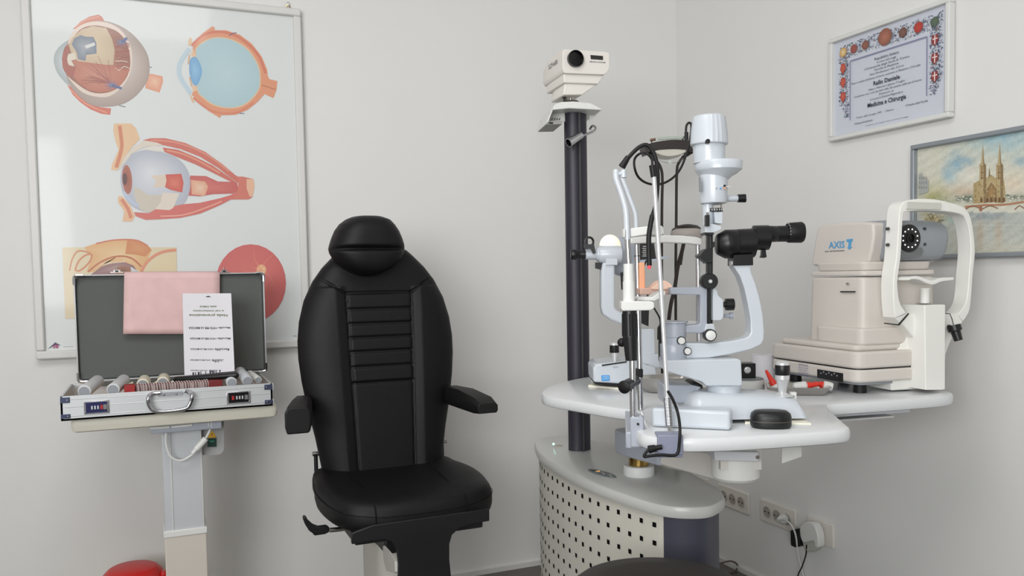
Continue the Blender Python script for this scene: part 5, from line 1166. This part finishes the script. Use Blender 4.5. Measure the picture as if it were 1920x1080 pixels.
# ------------------------------------------------------------------ cable support rod
dB, dT = depth(onz(1252, 808, ZT)), 1.60
root = thing('cable_support_rod', 'slender leaning silver rod with spring foot clamped to the table front edge', 'rod', onz(1255, 815, ZT))
CLP = PL((onz(1255, 817, ZT)-CF*.014).xy, -26)
mb = MB(); z0_ = ZT-.027
q = [CLP.loc(x, 815)[0] for x in (1231, 1279)]
mb.prism(CLP, [(q[0], z0_-.004), (q[1], z0_-.004), (q[1], ZT+.006), (q[0], ZT+.006)], -.012, -.004, M('clamp_blue_grey', (134, 138, 158), .45), px=False); mb.prism(CLP, [(q[0], ZT+.001), (q[1], ZT+.001), (q[1], ZT+.006), (q[0], ZT+.006)], -.004, .03, M('clamp_blue_grey', (134, 138, 158), .45), px=False); mb.prism(CLP, [(q[0], ZT-.036), (q[1], ZT-.036), (q[1], ZT-.030), (q[0], ZT-.030)], -.010, .03, M('clamp_blue_grey', (134, 138, 158), .45), px=False); mb.build('table_clamp', root, bev=.002)
a_, b_ = at(1256, 808, dB), at(1251, 745, dB)
mb = MB(); mb.cyl(a_+Vector((0, 0, -.01)), a_.lerp(b_, .22), .0035, STEEL, 12)
hel = []; ax = (b_-a_); 
for t_ in range(20*8+1):
    f_ = t_/(20*8); c_ = a_+ax*(.12+.88*f_); an = 2*math.pi*t_/8; hel.append(c_+CR*.0066*math.cos(an)+CF*.0066*math.sin(an))
mb.tube(hel, .0013, CHROME, 6, 0); mb.cyl(a_+ax*.12, b_, .0055, STEEL, 12); mb.build('spring', root)
mb = MB(); mb.cyl(b_, at(1237, 500, (dB+dT)/2), .0044, SILV, 14); mb.cyl(at(1237, 500, (dB+dT)/2), at(1226, 330, dT), .0044, SILV, 14); mb.build('silver_rod', root)
mb = MB(); mb.cyl(at(1226, 332, dT), at(1222.5, 310, dT), .0058, BLACKR, 14); mb.build('rod_cap', root)
mb = MB(); mb.tube([at(x, y, d_) for x, y, d_ in ((1223, 312, dT), (1222, 298, dT), (1212, 288, dT), (1200, 288, 1.64), (1190, 298, 1.65), (1190, 315, 1.65), (1197, 332, 1.66), (1212, 343, 1.67), (1232, 346, 1.68), (1252, 340, 1.70), (1270, 325, 1.71), (1282, 303, 1.72), (1292, 270, 1.73), (1296, 245, 1.74), (1296, 234, 1.74), (1292, 230, 1.74), (1287, 236, 1.74), (1286, 250, 1.74))], .0024, BLACKR, 10)
mb.cyl(at(1287, 248, 1.74), at(1287, 262, 1.74), .0042, BLACKR, 12); mb.build('lamp_cable', root)
mb = MB(); mb.tube([at(x, y, dB-.05-.03*(y > 790)) for x, y in ((1252, 733), (1262, 750), (1271, 775), (1275, 805), (1273, 838), (1270, 850), (1262, 854), (1240, 853), (1218, 855), (1208, 856), (1210, 850), (1217, 842))], .0028, BLACKR, 10)
mb.cyl(at(1216, 843, dB-.08), at(1229, 840, dB-.08), .0075, BLACKR, 12, .006); mb.cyl(at(1229, 840, dB-.08), at(1241, 838, dB-.08), .0045, BLACKR, 12); mb.build('power_cable', root)

# ------------------------------------------------------------------ ophthalmometer on the left wing
D2 = 2.22; S2 = PL(at(1150, 650, D2).xy, -23)
root = thing('keratometer', 'pale grey eye measuring instrument with a bright round reflector on the left table wing', 'keratometer', (S2.o.x, S2.o.y, ZT))
mb = MB(); mb.prism(S2, [(1112, 690), (1118, 682), (1166, 678), (1185, 676), (1230, 690), (1235, 717), (1185, 721), (1113, 717)], -.05, .09, LACQ); mb.build('sled_base', root, bev=.006, seg=3)
mb = MB(); mb.prism(S2, rnd([(1127.5, 704), (1143, 703.5), (1143, 714), (1128, 714.5)], 1.5), -.0525, -.050, BLUE); o = mb.build('blue_label', root)
mb = MB(); mb.text('CSO', S2.P(1130, 711, -.053), S2.u, (0, 0, 1), .008, M('pale_blue_ink', (170, 210, 240), .5), width=.016, off=.0008, bold=True); mb.build('label_lettering', o, smooth=False)
mb = MB(); mb.prism(S2, [(1114, 718), (1185, 721), (1185, 723), (1118, 720.5)], -.045, .08, BLACKR); mb.prism(S2, [(1128, 684), (1175, 677.5), (1175, 679.5), (1129, 686.5)], -.052, -.04, BLACKR); mb.build('rubber_edge', root)
mb = MB(); mb.vlathe(S2, 1153, [(10, 687), (5, 684), (5, 680), (6.5, 672), (8.6, 661)], SILV, 20, -.04); mb.build('joystick', root)
mb = MB(); mb.vlathe(S2, 1152, [(8.6, 661), (9, 660), (8.6, 647)], BLACKP, 20, -.04); mb.vlathe(S2, 1152, [(8.4, 647), (7.5, 644), (5, 642), (1, 641)], SILV, 20, -.04); mb.build('joystick_grip', root)
aL = [(1130, 492), (1152, 492), (1153, 500), (1153, 575), (1156, 582), (1175, 590), (1175, 612), (1145, 600), (1130, 590), (1127, 575), (1127, 510)]
mb = MB(); mb.prism(S2, aL, -.03, .01, LACQ); mb.build('curved_arm', root, bev=.006, seg=3)
def hc2(prof, y0, y1, mt_, nm, no=-.01):
    mb = MB(); rings = []; kk = D2/FPX
    for x, r in prof:
        y = y0+(y1-y0)*(x-prof[0][0])/(prof[-1][0]-prof[0][0]+1e-6); c_ = S2.P(x, y, no); rings.append([c_+(S2.n*math.cos(t_*2*math.pi/24)+Vector((0, 0, 1))*math.sin(t_*2*math.pi/24))*(r*kk) for t_ in range(24)])
    mb.loft(rings, mt_); return mb.build(nm, root)
hc2([(1070, 8), (1072, 9.5), (1080, 9.5), (1084, 7), (1090, 7.5), (1100, 7.5)], 477.5, 477, BLACKP, 'eyepiece')
hc2([(1098, 9.5), (1118, 10), (1119, 13), (1124, 13.5)], 477, 477, LACQ, 'eyepiece_tube')
hc2([(1122, 15), (1124, 16.5), (1160, 16.5), (1165, 14), (1166, 8)], 477.5, 477.5, LACQ, 'tube_body')
mb = MB(); mb.prism(S2, rnd([(1136, 485), (1158, 485), (1158, 497), (1136, 497)], 1), -.035, .01, LACQ); mb.build('mount_block', root, bev=.002)
mb = MB(); rg = []
for t_ in range(25):
    a_ = 2*math.pi*t_/24; rg.append(S2.P(1104.5+8*math.cos(a_), 453.5+8.5*math.sin(a_), -.03))
mb.tube(rg, .0030, BLACKP, 8, 0); mb.prism(S2, [(1095, 458), (1114, 458), (1117, 474), (1112, 476), (1108, 467), (1096, 466)], -.034, -.026, BLACKP); mb.build('loupe_ring', root)
mb = MB(); mb.lathe(S2.P(1146, 462, .02), S2.u*.35-S2.n, [(.002, .012), (.020, .008), (.030, .0), (.032, -.006)], LAMPW, 28); mb.build('lit_reflector', root)
mb = MB(); mb.lathe(S2.P(1170, 480, .045), S2.u*.3-S2.n, [(.05, -.012), (.055, -.006), (.055, .0), (.04, .003)], GREYL, 32); mb.build('reflector_housing', root)
mb = MB(); mb.prism(S2, [(1117, 492), (1128, 492), (1131, 500), (1128, 506), (1117, 503)], -.02, .0, BLACKP); mb.build('under_clip', root)
mb = MB(); mb.prism(S2, [(1199, 455), (1226, 452), (1230, 485), (1199, 488)], .02, .06, BLACKP); 
for k_ in range(6): mb.box(S2.P(1209, 462+k_*3.6, .018), .010+.003*(k_ % 2), .001, .0014, WHITEP, -23)
mb.build('control_panel', root)
mb = MB(); mb.prism(S2, [(1200, 487), (1232, 485), (1240, 481), (1254, 480), (1254, 483), (1230, 489), (1200, 493)], .02, .06, GREYL); mb.build('panel_shelf', root)
mb = MB(); mb.prism(S2, [(1164, 512), (1168, 510), (1168, 543), (1165.5, 543)], .03, .04, BLACKP); mb.build('rear_lever', root)
mb = MB(); mb.prism(S2, [(1200, 580), (1217, 580), (1216, 612), (1202, 606)], .03, .06, BLACKP); mb.build('rear_block', root)
mb = MB(); mb.prism(S2, rnd([(1198, 617), (1227, 617), (1229, 664), (1200, 668)], 2), .02, .10, LACQ); mb.prism(S2, [(1185, 668), (1240, 664), (1240, 690), (1185, 695)], .0, .12, LACQ); mb.build('rear_housing', root, bev=.005)
mb = MB(); mb.lathe(S2.P(1210, 692, -.04), S2.u*.5-S2.n, [(.013, -.012), (.013, .004), (.010, .006)], STEEL, 20); mb.build('side_wheel', root)
mb = MB(); mb.tube([at(x, y, 2.1) for x, y in ((1212, 488), (1207, 500), (1202, 505), (1201, 525), (1210, 545), (1225, 575), (1237, 597), (1238, 615))], .0022, BLACKR, 8); mb.prism(PL(at(1240, 640, 2.1).xy, -23), [(1234, 615), (1240, 606), (1243, 606), (1243, 677), (1236, 677), (1236, 637), (1233.5, 637)], 0, .012, BLACKR); mb.build('cable_and_strap', root)
q = [onz(x, y, ZT) for x, y in ((1103, 726), (1180, 733), (1185, 720), (1118, 718))]
mb = MB(); mb.loft([[Vector((p.x, p.y, ZT+z)) for p in q] for z in (.0003, .006)], PAD); tag(mb.build('paper_pad', smooth=False), 'cream note pad in front of the keratometer on the left table wing', 'paper')

# ------------------------------------------------------------------ autorefractor
AXW = M('instrument_white', (238, 237, 232), .4)
AX = PL((1.733, 1.476), -5)
root = thing('autorefractor', 'white autorefractor with arched head frame and grey lens head on the right table wing', 'autorefractor', (1.70, 1.62, ZT))
T5 = lambda L: [(1440+x*.3981, 350+y*.3981) for x, y in L]
out = sm(T5([(600, 620), (592, 540), (592, 430), (606, 330), (614, 210), (621, 110), (640, 72), (700, 58), (790, 60), (870, 78), (925, 98), (952, 135), (968, 210), (976, 310), (966, 410), (958, 520), (948, 590), (920, 635)]), 4, False)
inn = sm(T5([(652, 595), (622, 545), (612, 480), (612, 430), (626, 330), (632, 210), (637, 125), (652, 118), (710, 112), (790, 113), (850, 118), (912, 130), (934, 155), (950, 215), (957, 310), (948, 410), (942, 500), (928, 560), (895, 600)]), 4, False)
n_ = 60
def resamp(p, n):
    L = [0]
    for a, b in zip(p, p[1:]): L.append(L[-1]+math.hypot(b[0]-a[0], b[1]-a[1]))
    o = []; j = 0
    for i in range(n+1):
        t = L[-1]*i/n
        while j < len(L)-2 and L[j+1] < t: j += 1
        q = (t-L[j])/(L[j+1]-L[j]+1e-9); o.append((p[j][0]+(p[j+1][0]-p[j][0])*q, p[j][1]+(p[j+1][1]-p[j][1])*q))
    return o
o_, i_ = resamp(out, n_), resamp(inn, n_)
mb = MB(); rings = []
for a, b in zip(o_, i_):
    (a0, z0_), (b0, z1_) = AX.loc(*a), AX.loc(*b)
    rings.append([AX.W(a0, 0, z0_), AX.W(b0, 0, z1_), AX.W(b0, .042, z1_), AX.W(a0, .042, z0_)])
mb.loft(rings, AXW); mb.build('head_frame', root, bev=.002)
mb = MB(); q = rnd(T5([(656, 70), (818, 76), (816, 108), (654, 106)]), 2); mb.prism(AX, q, -.004, .002, M('forehead_pad', (206, 206, 198), .5)); mb.build('forehead_pad', root, bev=.001)
# lower frame + pillar
low = T5([(600, 620), (655, 597), (662, 600), (735, 605), (835, 600), (895, 600), (920, 635), (885, 690), (858, 735), (838, 790), (835, 850), (835, 950), (825, 955), (735, 955), (735, 800), (722, 760), (690, 715), (640, 655)])
mb = MB(); mb.prism(AX, low, .004, .055, AXW); mb.build('frame_base', root, bev=.003)
mb = MB(); mb.prism(AX, rnd(T5([(738, 558), (836, 555), (835, 955), (822, 958), (742, 958)]), 2), -.03, .045, AXW); mb.build('chin_pillar', root, bev=.004)
mb = MB(); SQ = PL(AX.W(AX.loc(1732, 700)[0]-.03, 0, 0).xy, 85); 
zz = [AX.loc(1733, y)[1] for y in (575, 640, 690, 732)]
mb = MB(); aa = AX.loc(1735, 700)[0]
mb.loft([[AX.W(aa-.03-w_, .03, z_), AX.W(aa, .02, z_), AX.W(aa, .14, z_), AX.W(aa-.03-w_, .14, z_)] for z_, w_ in ((ZT+.004, .045), (ZT+.06, .045), (ZT+.10, .03), (ZT+.15, .0))], AXW); mb.build('pillar_skirt', root, bev=.004)
mb = MB(); mb.prism(AX, [(1658, 605), (1684, 608), (1703, 587), (1705, 588.5), (1686, 610.5), (1658, 607)], -.001, .0, BLACKP); mb.build('joint_seam', root); mb = MB(); mb.tube([AX.P(1773, 588, -.002), AX.P(1781, 588.5, -.002), AX.P(1785, 598, -.002), AX.P(1788, 610, -.01)], .0010, BLACKP, 6, 0); mb.build('joint_seam', root)
mb = MB(); c_ = AX.P(1790, 619, -.015); mb.lathe(AX.P(1789, 613, -.012), (.1, -.3, -1), [(.016, -.004), (.016, .010), (.0115, .012), (.010, .034), (.009, .035)], BLACKP, 20); mb.cyl(AX.P(1789, 616, -.012), AX.P(1775, 612, .01), .006, BLACKP, 10); mb.build('height_knob', root)
# chin cup
mb = MB(); mb.vlathe(AX, 1733, [(15, 569), (14, 568)], CHROME, 20, 0); mb.vlathe(AX, 1734, [(8, 570), (8, 545), (9, 540)], AXW, 20, 0); mb.build('chin_post', root)
mb = MB(); tq = sm([(1704, 521), (1712, 518), (1724, 518), (1737, 523), (1750, 526), (1765, 521), (1778, 520.5), (1789, 520)], 3, False)
mb.prism(AX, tq+[(x, y+5+3*math.sin(math.pi*min(1, max(0, (x-1706)/80)))) for x, y in reversed(tq)], -.028, .02, AXW); mb.build('chin_cup', root, bev=.0015)
# base body
LB = -.194
def bx2(a0, a1, n0, n1, z0_, z1_, mt_, nm, r=.02, bev=.006, taper=0):
    mb = MB(); p0_ = rnd([(a0, n0), (a1, n0), (a1, n1), (a0, n1)], r, 4); ca, cn = (a0+a1)/2, (n0+n1)/2
    mb.loft([[AX.W(a*1.0, n, z0_) for a, n in p0_], [AX.W(ca+(a-ca)*(1-taper), cn+(n-cn)*(1-taper), z1_) for a, n in p0_]], mt_); return mb.build(nm, root, bev=bev, seg=3)
bx2(LB, .05, .012, .36, ZT+.030, ZT+.062, CREAM, 'lower_base', .03)
bx2(LB, .05, .012, .36, ZT+.064, ZT+.105, CREAM, 'moving_base', .03)
bx2(LB+.02, .03, .03, .34, ZT+.022, ZT+.032, GREYM, 'base_underside', .03, .001)
for a, n in ((LB+.05, .06), (LB+.05, .31), (.02, .31), (.02, .09)):
    mb = MB(); mb.lathe(AX.W(a, n, ZT), (0, 0, 1), [(.016, 0), (.015, .024)], BLACKR if n > .04 else CREAM, 16); mb.build('rubber_foot', root)
SDE = PL(AX.W(LB, 0, 0).xy, 85)    # left side face, s runs backwards
mb = MB(); mb.prism(SDE, [(1533, 692), (1581, 700), (1581, 717), (1533, 708)], .0, .0015, BLACKP)
for t_ in range(7): mb.box(SDE.W(.08+.01*t_, .002, ZT+.042+.004*(t_ % 2)), .004, .001, .003, GREYM, 85)
mb.build('connector_panel', root)
mb = MB()
for i, s_ in enumerate(('OPHTHALMIC', 'Auto Ref', '100-240V~', '50/60Hz', 'MADE')): mb.text(s_, SDE.P(1497, 685+i*4.6, .0016), -SDE.u, (0, 0, 1), .0052 if i == 0 else .0035, M('violet_ink', (96, 90, 150), .6), width=.04, align='L', off=.0003)
mb.build('rating_label', root, smooth=False)
bx2(LB+.012, .04, .03, .33, ZT+.105, ZT+.120, CREAM, 'base_step', .02)
bx2(-.168, .03, .028, .20, ZT+.118, ZT+.160, CREAM, 'front_step', .02)
# tower and head
bx2(-.150, .08, .045, .25, ZT+.116, ZT+.285, CREAM, 'tower', .02, .006, .03)
bx2(LB+.003, .047, .015, .357, ZT+.0615, ZT+.0645, BLACKP, 'base_seam', .03, 0)
LF2 = PL(AX.W(-.150, 0, 0).xy, 85)
mb = MB(); mb.prism(LF2, [(1577, 545.8), (1604, 545.8), (1604, 548), (1577, 548)], .0, .003, BLACKP); mb.lathe(LF2.P(1589, 532, .002), LF2.n, [(.003, -.003), (.003, .002)], STEEL, 10); mb.build('printer_slot', root)
bx2(-.148, .078, .043, .252, ZT+.288, ZT+.300, CREAM, 'tower_cap', .02, .003)
bx2(-.135, .07, .055, .235, ZT+.30, ZT+.322, CREAM, 'head_neck', .02, .004, -.04)
HL = -.098; HPn = PL(AX.W(HL, 0, 0).xy, 85)
hp_ = [(1521, 492), (1532, 427), (1545, 421), (1580, 417), (1618, 416), (1637, 418), (1638, 440), (1634, 470), (1628, 492), (1610, 497), (1524, 499)]
mb = MB(); mb.prism(HPn, hp_, 0, -.06, CREAM); mb.build('head_side_cover', root, bev=.008, seg=3)
mb = MB(); mb.prism(HPn, hp_, -.185, -.215, CREAM, at_n=0); mb.build('head_side_cover', root, bev=.008, seg=3)
gp = [(1545, 419), (1630, 413), (1648, 416), (1660, 425), (1662, 450), (1657, 475), (1648, 490), (1560, 494), (1540, 490)]
mb = MB(); mb.prism(HPn, gp, -.03, -.20, GREYM, at_n=0); mb.build('head_core', root, bev=.015, seg=4)
hfn = HPn.loc(1660, 450)[0]   # distance along depth of the head front (negative = towards camera)
LZ = PL(AX.W(0, hfn-.001, 0).xy, -5)
nf = hfn
c_ = LZ.P(1703, 447)
mb = MB(); mb.lathe(c_, -AX.n, [(.034, -.01), (.034, .004), (.031, .006)], BLACKP, 36); mb.lathe(c_, -AX.n, [(.012, .005), (.013, .009), (.010, .009), (.009, .006)], M('lens_dark', (8, 8, 9), .15), 28); mb.build('measuring_lens', root)
mb = MB()
for t_ in range(12): 
    a_ = t_*math.pi/6+.26; mb.ball(c_-AX.n*.0065+AX.u*.0225*math.cos(a_)+Vector((0, 0, .0225*math.sin(a_))), .0019, M('ring_led', (250, 250, 250), .4, emit=.8), 8)
mb.build('ring_lights', root)
mb = MB(); mb.prism(LZ, rnd([(1672, 466), (1728, 464), (1732, 470), (1728, 480), (1690, 484), (1672, 484)], 4), -.002, .003, M('head_recess', (110, 112, 114), .5)); mb.build('front_recess', root)
for x, y in ((1665, 429), (1734, 429), (1665, 459), (1734, 458)): MB().lathe(LZ.P(x, y), -AX.n, [(.004, -.004), (.004, .0015)], M('sensor_dark', (60, 60, 60), .3), 12).build('alignment_sensor', root)
mb = MB(); mb.text('AXIS', HPn.P(1554, 466, .0004), -HPn.u, (0, 0, 1), .0175, LOGOB, width=(HPn.P(1584, 463)-HPn.P(1554, 466)).length, off=.0008, bold=True)
mb.text('auto ref keratometer', HPn.P(1547, 472.5, .0004), -HPn.u, (0, 0, 1), .0035, INK, width=(HPn.P(1584, 468)-HPn.P(1547, 472)).length, off=.0008, bold=True)
mb.prism(HPn, [(1587.5, 449), (1599, 447.5), (1599, 452), (1596.5, 453), (1595.5, 463), (1598, 463), (1593, 468), (1588.5, 464), (1591, 463.5), (1591.5, 453), (1588, 453.5)], .0004, .0014, LOGOB)
mb.build('head_lettering', root, smooth=False)

# ------------------------------------------------------------------ small things on the instrument table
def topz(x, y): return onz(x, y, ZT)
c_ = topz(1252, 738); root = thing('kidney_dish', 'polished steel kidney dish on the table behind the slit lamp rail', 'dish', (c_.x, c_.y, ZT)); c2 = c_+CF*.03
mb = MB(); rings = []
for s_, z_ in ((.55, .0008), (.62, .002), (.85, .02), (1, .038), (1.04, .040), (.97, .038), (.83, .021), (.6, .004), (.5, .003)):
    rings.append([Vector((x, y, ZT+z_)) for x, y in oval(c2.x, c2.y, .076*s_, .044*s_, math.radians(-23), 2.2)])
mb.loft(rings, STEEL); mb.build('dish_bowl', root)
c_ = topz(1443, 715)+CF*.06; root = thing('paper_roll', 'white paper roll standing behind the joystick beside the autorefractor', 'roll', (c_.x, c_.y, ZT)); kk = depth(c_)/FPX
zr = at(1443, 664, depth(c_)).z
mb = MB(); mb.lathe((c_.x, c_.y, 0), (0, 0, 1), [(21*kk, ZT), (21*kk, zr), (9*kk, zr), (9*kk, zr-.04)], PAPER, 32); mb.build('paper', root)
mb = MB(); mb.lathe((c_.x, c_.y, 0), (0, 0, 1), [(9*kk, zr-.045), (9*kk, zr-.002), (8.3*kk, zr-.002), (8.3*kk, zr-.045)], M('card_core', (170, 160, 150), .7), 24); mb.build('card_core', root)
c_ = topz(1405, 735)+CF*.03; kk = depth(c_)/FPX; zr = at(1405, 711, depth(c_)).z; root = thing('round_box', 'low round white box with grey lid in front of the paper roll', 'box', (c_.x, c_.y, ZT))
mb = MB(); mb.lathe((c_.x, c_.y, 0), (0, 0, 1), [(34*kk, ZT), (34*kk, zr), (32*kk, zr+.001)], WHITEP, 36); mb.build('box_body', root)
mb = MB(); mb.lathe((c_.x, c_.y, 0), (0, 0, 1), [(32*kk, zr+.0008), (32*kk, zr+.003), (30*kk, zr+.004)], M('grey_lid', (120, 124, 128), .5), 36); mb.build('box_lid', root)
zl = zr+.004; q = PL(c_.xy, -23); root = thing('knob_box', 'black box with a chrome knob standing on the grey lid of the round box', 'box', (c_.x, c_.y, zl))
a0_, a1_2 = q.loc(1385, 700)[0], q.loc(1415, 700)[0]; zz = q.loc(1400, 681)[1]
mb = MB(); mb.prism(q, [(a0_, zl), (a1_2, zl), (a1_2, zz), (a0_, zz)], -.01, .03, BLACKP, px=False); mb.build('box_body', root, bev=.001)
mb = MB(); mb.lathe(q.P(1401, 694, -.010), -q.n, [(.0085, 0), (.0085, .004), (.006, .006)], SILV, 20); mb.build('chrome_knob', root)
# clear plastic beaker beside the roll
c_ = topz(1418, 725)+CF*.10
# steel tray
q = [topz(x, y) for x, y in ((1447, 741), (1548, 742))]; dg = math.degrees(math.atan2(q[1].y-q[0].y, q[1].x-q[0].x)); TP_ = PL(q[0].xy, dg); L_ = (q[1].xy-q[0].xy).length
c_ = TP_.W(L_/2, .03, ZT); root = thing('steel_tray', 'small rectangular stainless steel tray behind the joystick', 'tray', (c_.x, c_.y, ZT))
mb = MB(); rings = []
for s_, z_ in ((0, .0008), (.002, .002), (.010, .020), (.014, .0205), (.009, .0195), (.001, .004), (-.002, .003)):
    rings.append([TP_.W(a, n, ZT+z_) for a, n in rnd([(-s_, -s_), (L_+s_, -s_), (L_+s_, .07+s_), (-s_, .07+s_)], .012, 4)])
mb.loft(rings, STEEL); mb.build('tray_body', root)
def bottle(x0, y0, x1, y1, nn_, lab):
    a_ = TP_.P(x0, y0, nn_); b_ = TP_.P(x1, y1, nn_); dv = (b_-a_); L = dv.length
    o = thing('drop_bottle', lab, 'bottle', a_)
    MB().lathe(a_, dv, [(.002, 0), (.0105, .002), (.0115, .01), (.0115, L*.45), (.007, L*.52)], WHITEP, 18).build('bottle_body', o)
    MB().lathe(a_, dv, [(.0085, L*.5), (.0085, L*.62), (.0065, L*.66), (.0035, L*.98), (.002, L)], REDC, 18).build('red_cap', o)
bottle(1466, 748, 1436, 694, .05, 'eye drop bottle with pointed red cap tilted up, left in the steel tray')
bottle(1487, 726, 1540, 720, .035, 'eye drop bottle with red cap lying in the middle of the steel tray')
bottle(1562, 726, 1524, 718, .05, 'eye drop bottle with dark ring lying at the right of the steel tray')

# ------------------------------------------------------------------ stool and floor cable
root = thing('round_stool', 'round dark stool top at the bottom of view in front of the console', 'stool', (.868, 1.335, ZF))
sx_, sy_ = .868, 1.335
mb = MB(); mb.lathe((sx_, sy_, 0), (0, 0, 1), [(.150, .545), (.172, .555), (.177, .58), (.174, .595), (.16, .606), (.11, .612), (.02, .613)], M('stool_vinyl', (42, 36, 34), .5, bump=.1, bscale=300), 48); mb.build('seat', root, ang=180)
mb = MB(); mb.cyl((sx_, sy_, ZF+.08), (sx_, sy_, .535), .02, CHROME, 20); mb.build('gas_stem', root)
for t_ in range(5):
    a_ = t_*2*math.pi/5+.3; e_ = Vector((sx_+.24*math.cos(a_), sy_+.24*math.sin(a_), ZF+.065)); g = MB().tube([Vector((sx_, sy_, ZF+.10)), e_], [.018, .012], BLACKP, 10, 0).build('base_leg', root)
    MB().lathe(e_+Vector((-.01*math.sin(a_), .01*math.cos(a_), -.038)), (-math.sin(a_), math.cos(a_), 0), [(.025, -.02), (.025, 0)], BLACKR, 16).build('caster', g)
mb = MB(); mb.tube([onz(x, y, z_) for x, y, z_ in ((1352, 1056, ZF+.03), (1368, 1052, ZF+.04), (1380, 1056, ZF+.03), (1383, 1064, ZF+.01), (1375, 1072, ZF+.005), (1352, 1079, ZF+.005))], .0035, M('cord_brown', (104, 92, 86), .5), 8)
tag(mb.build('floor_cable'), 'brownish cable curling out from behind the slate end of the console', 'cable')
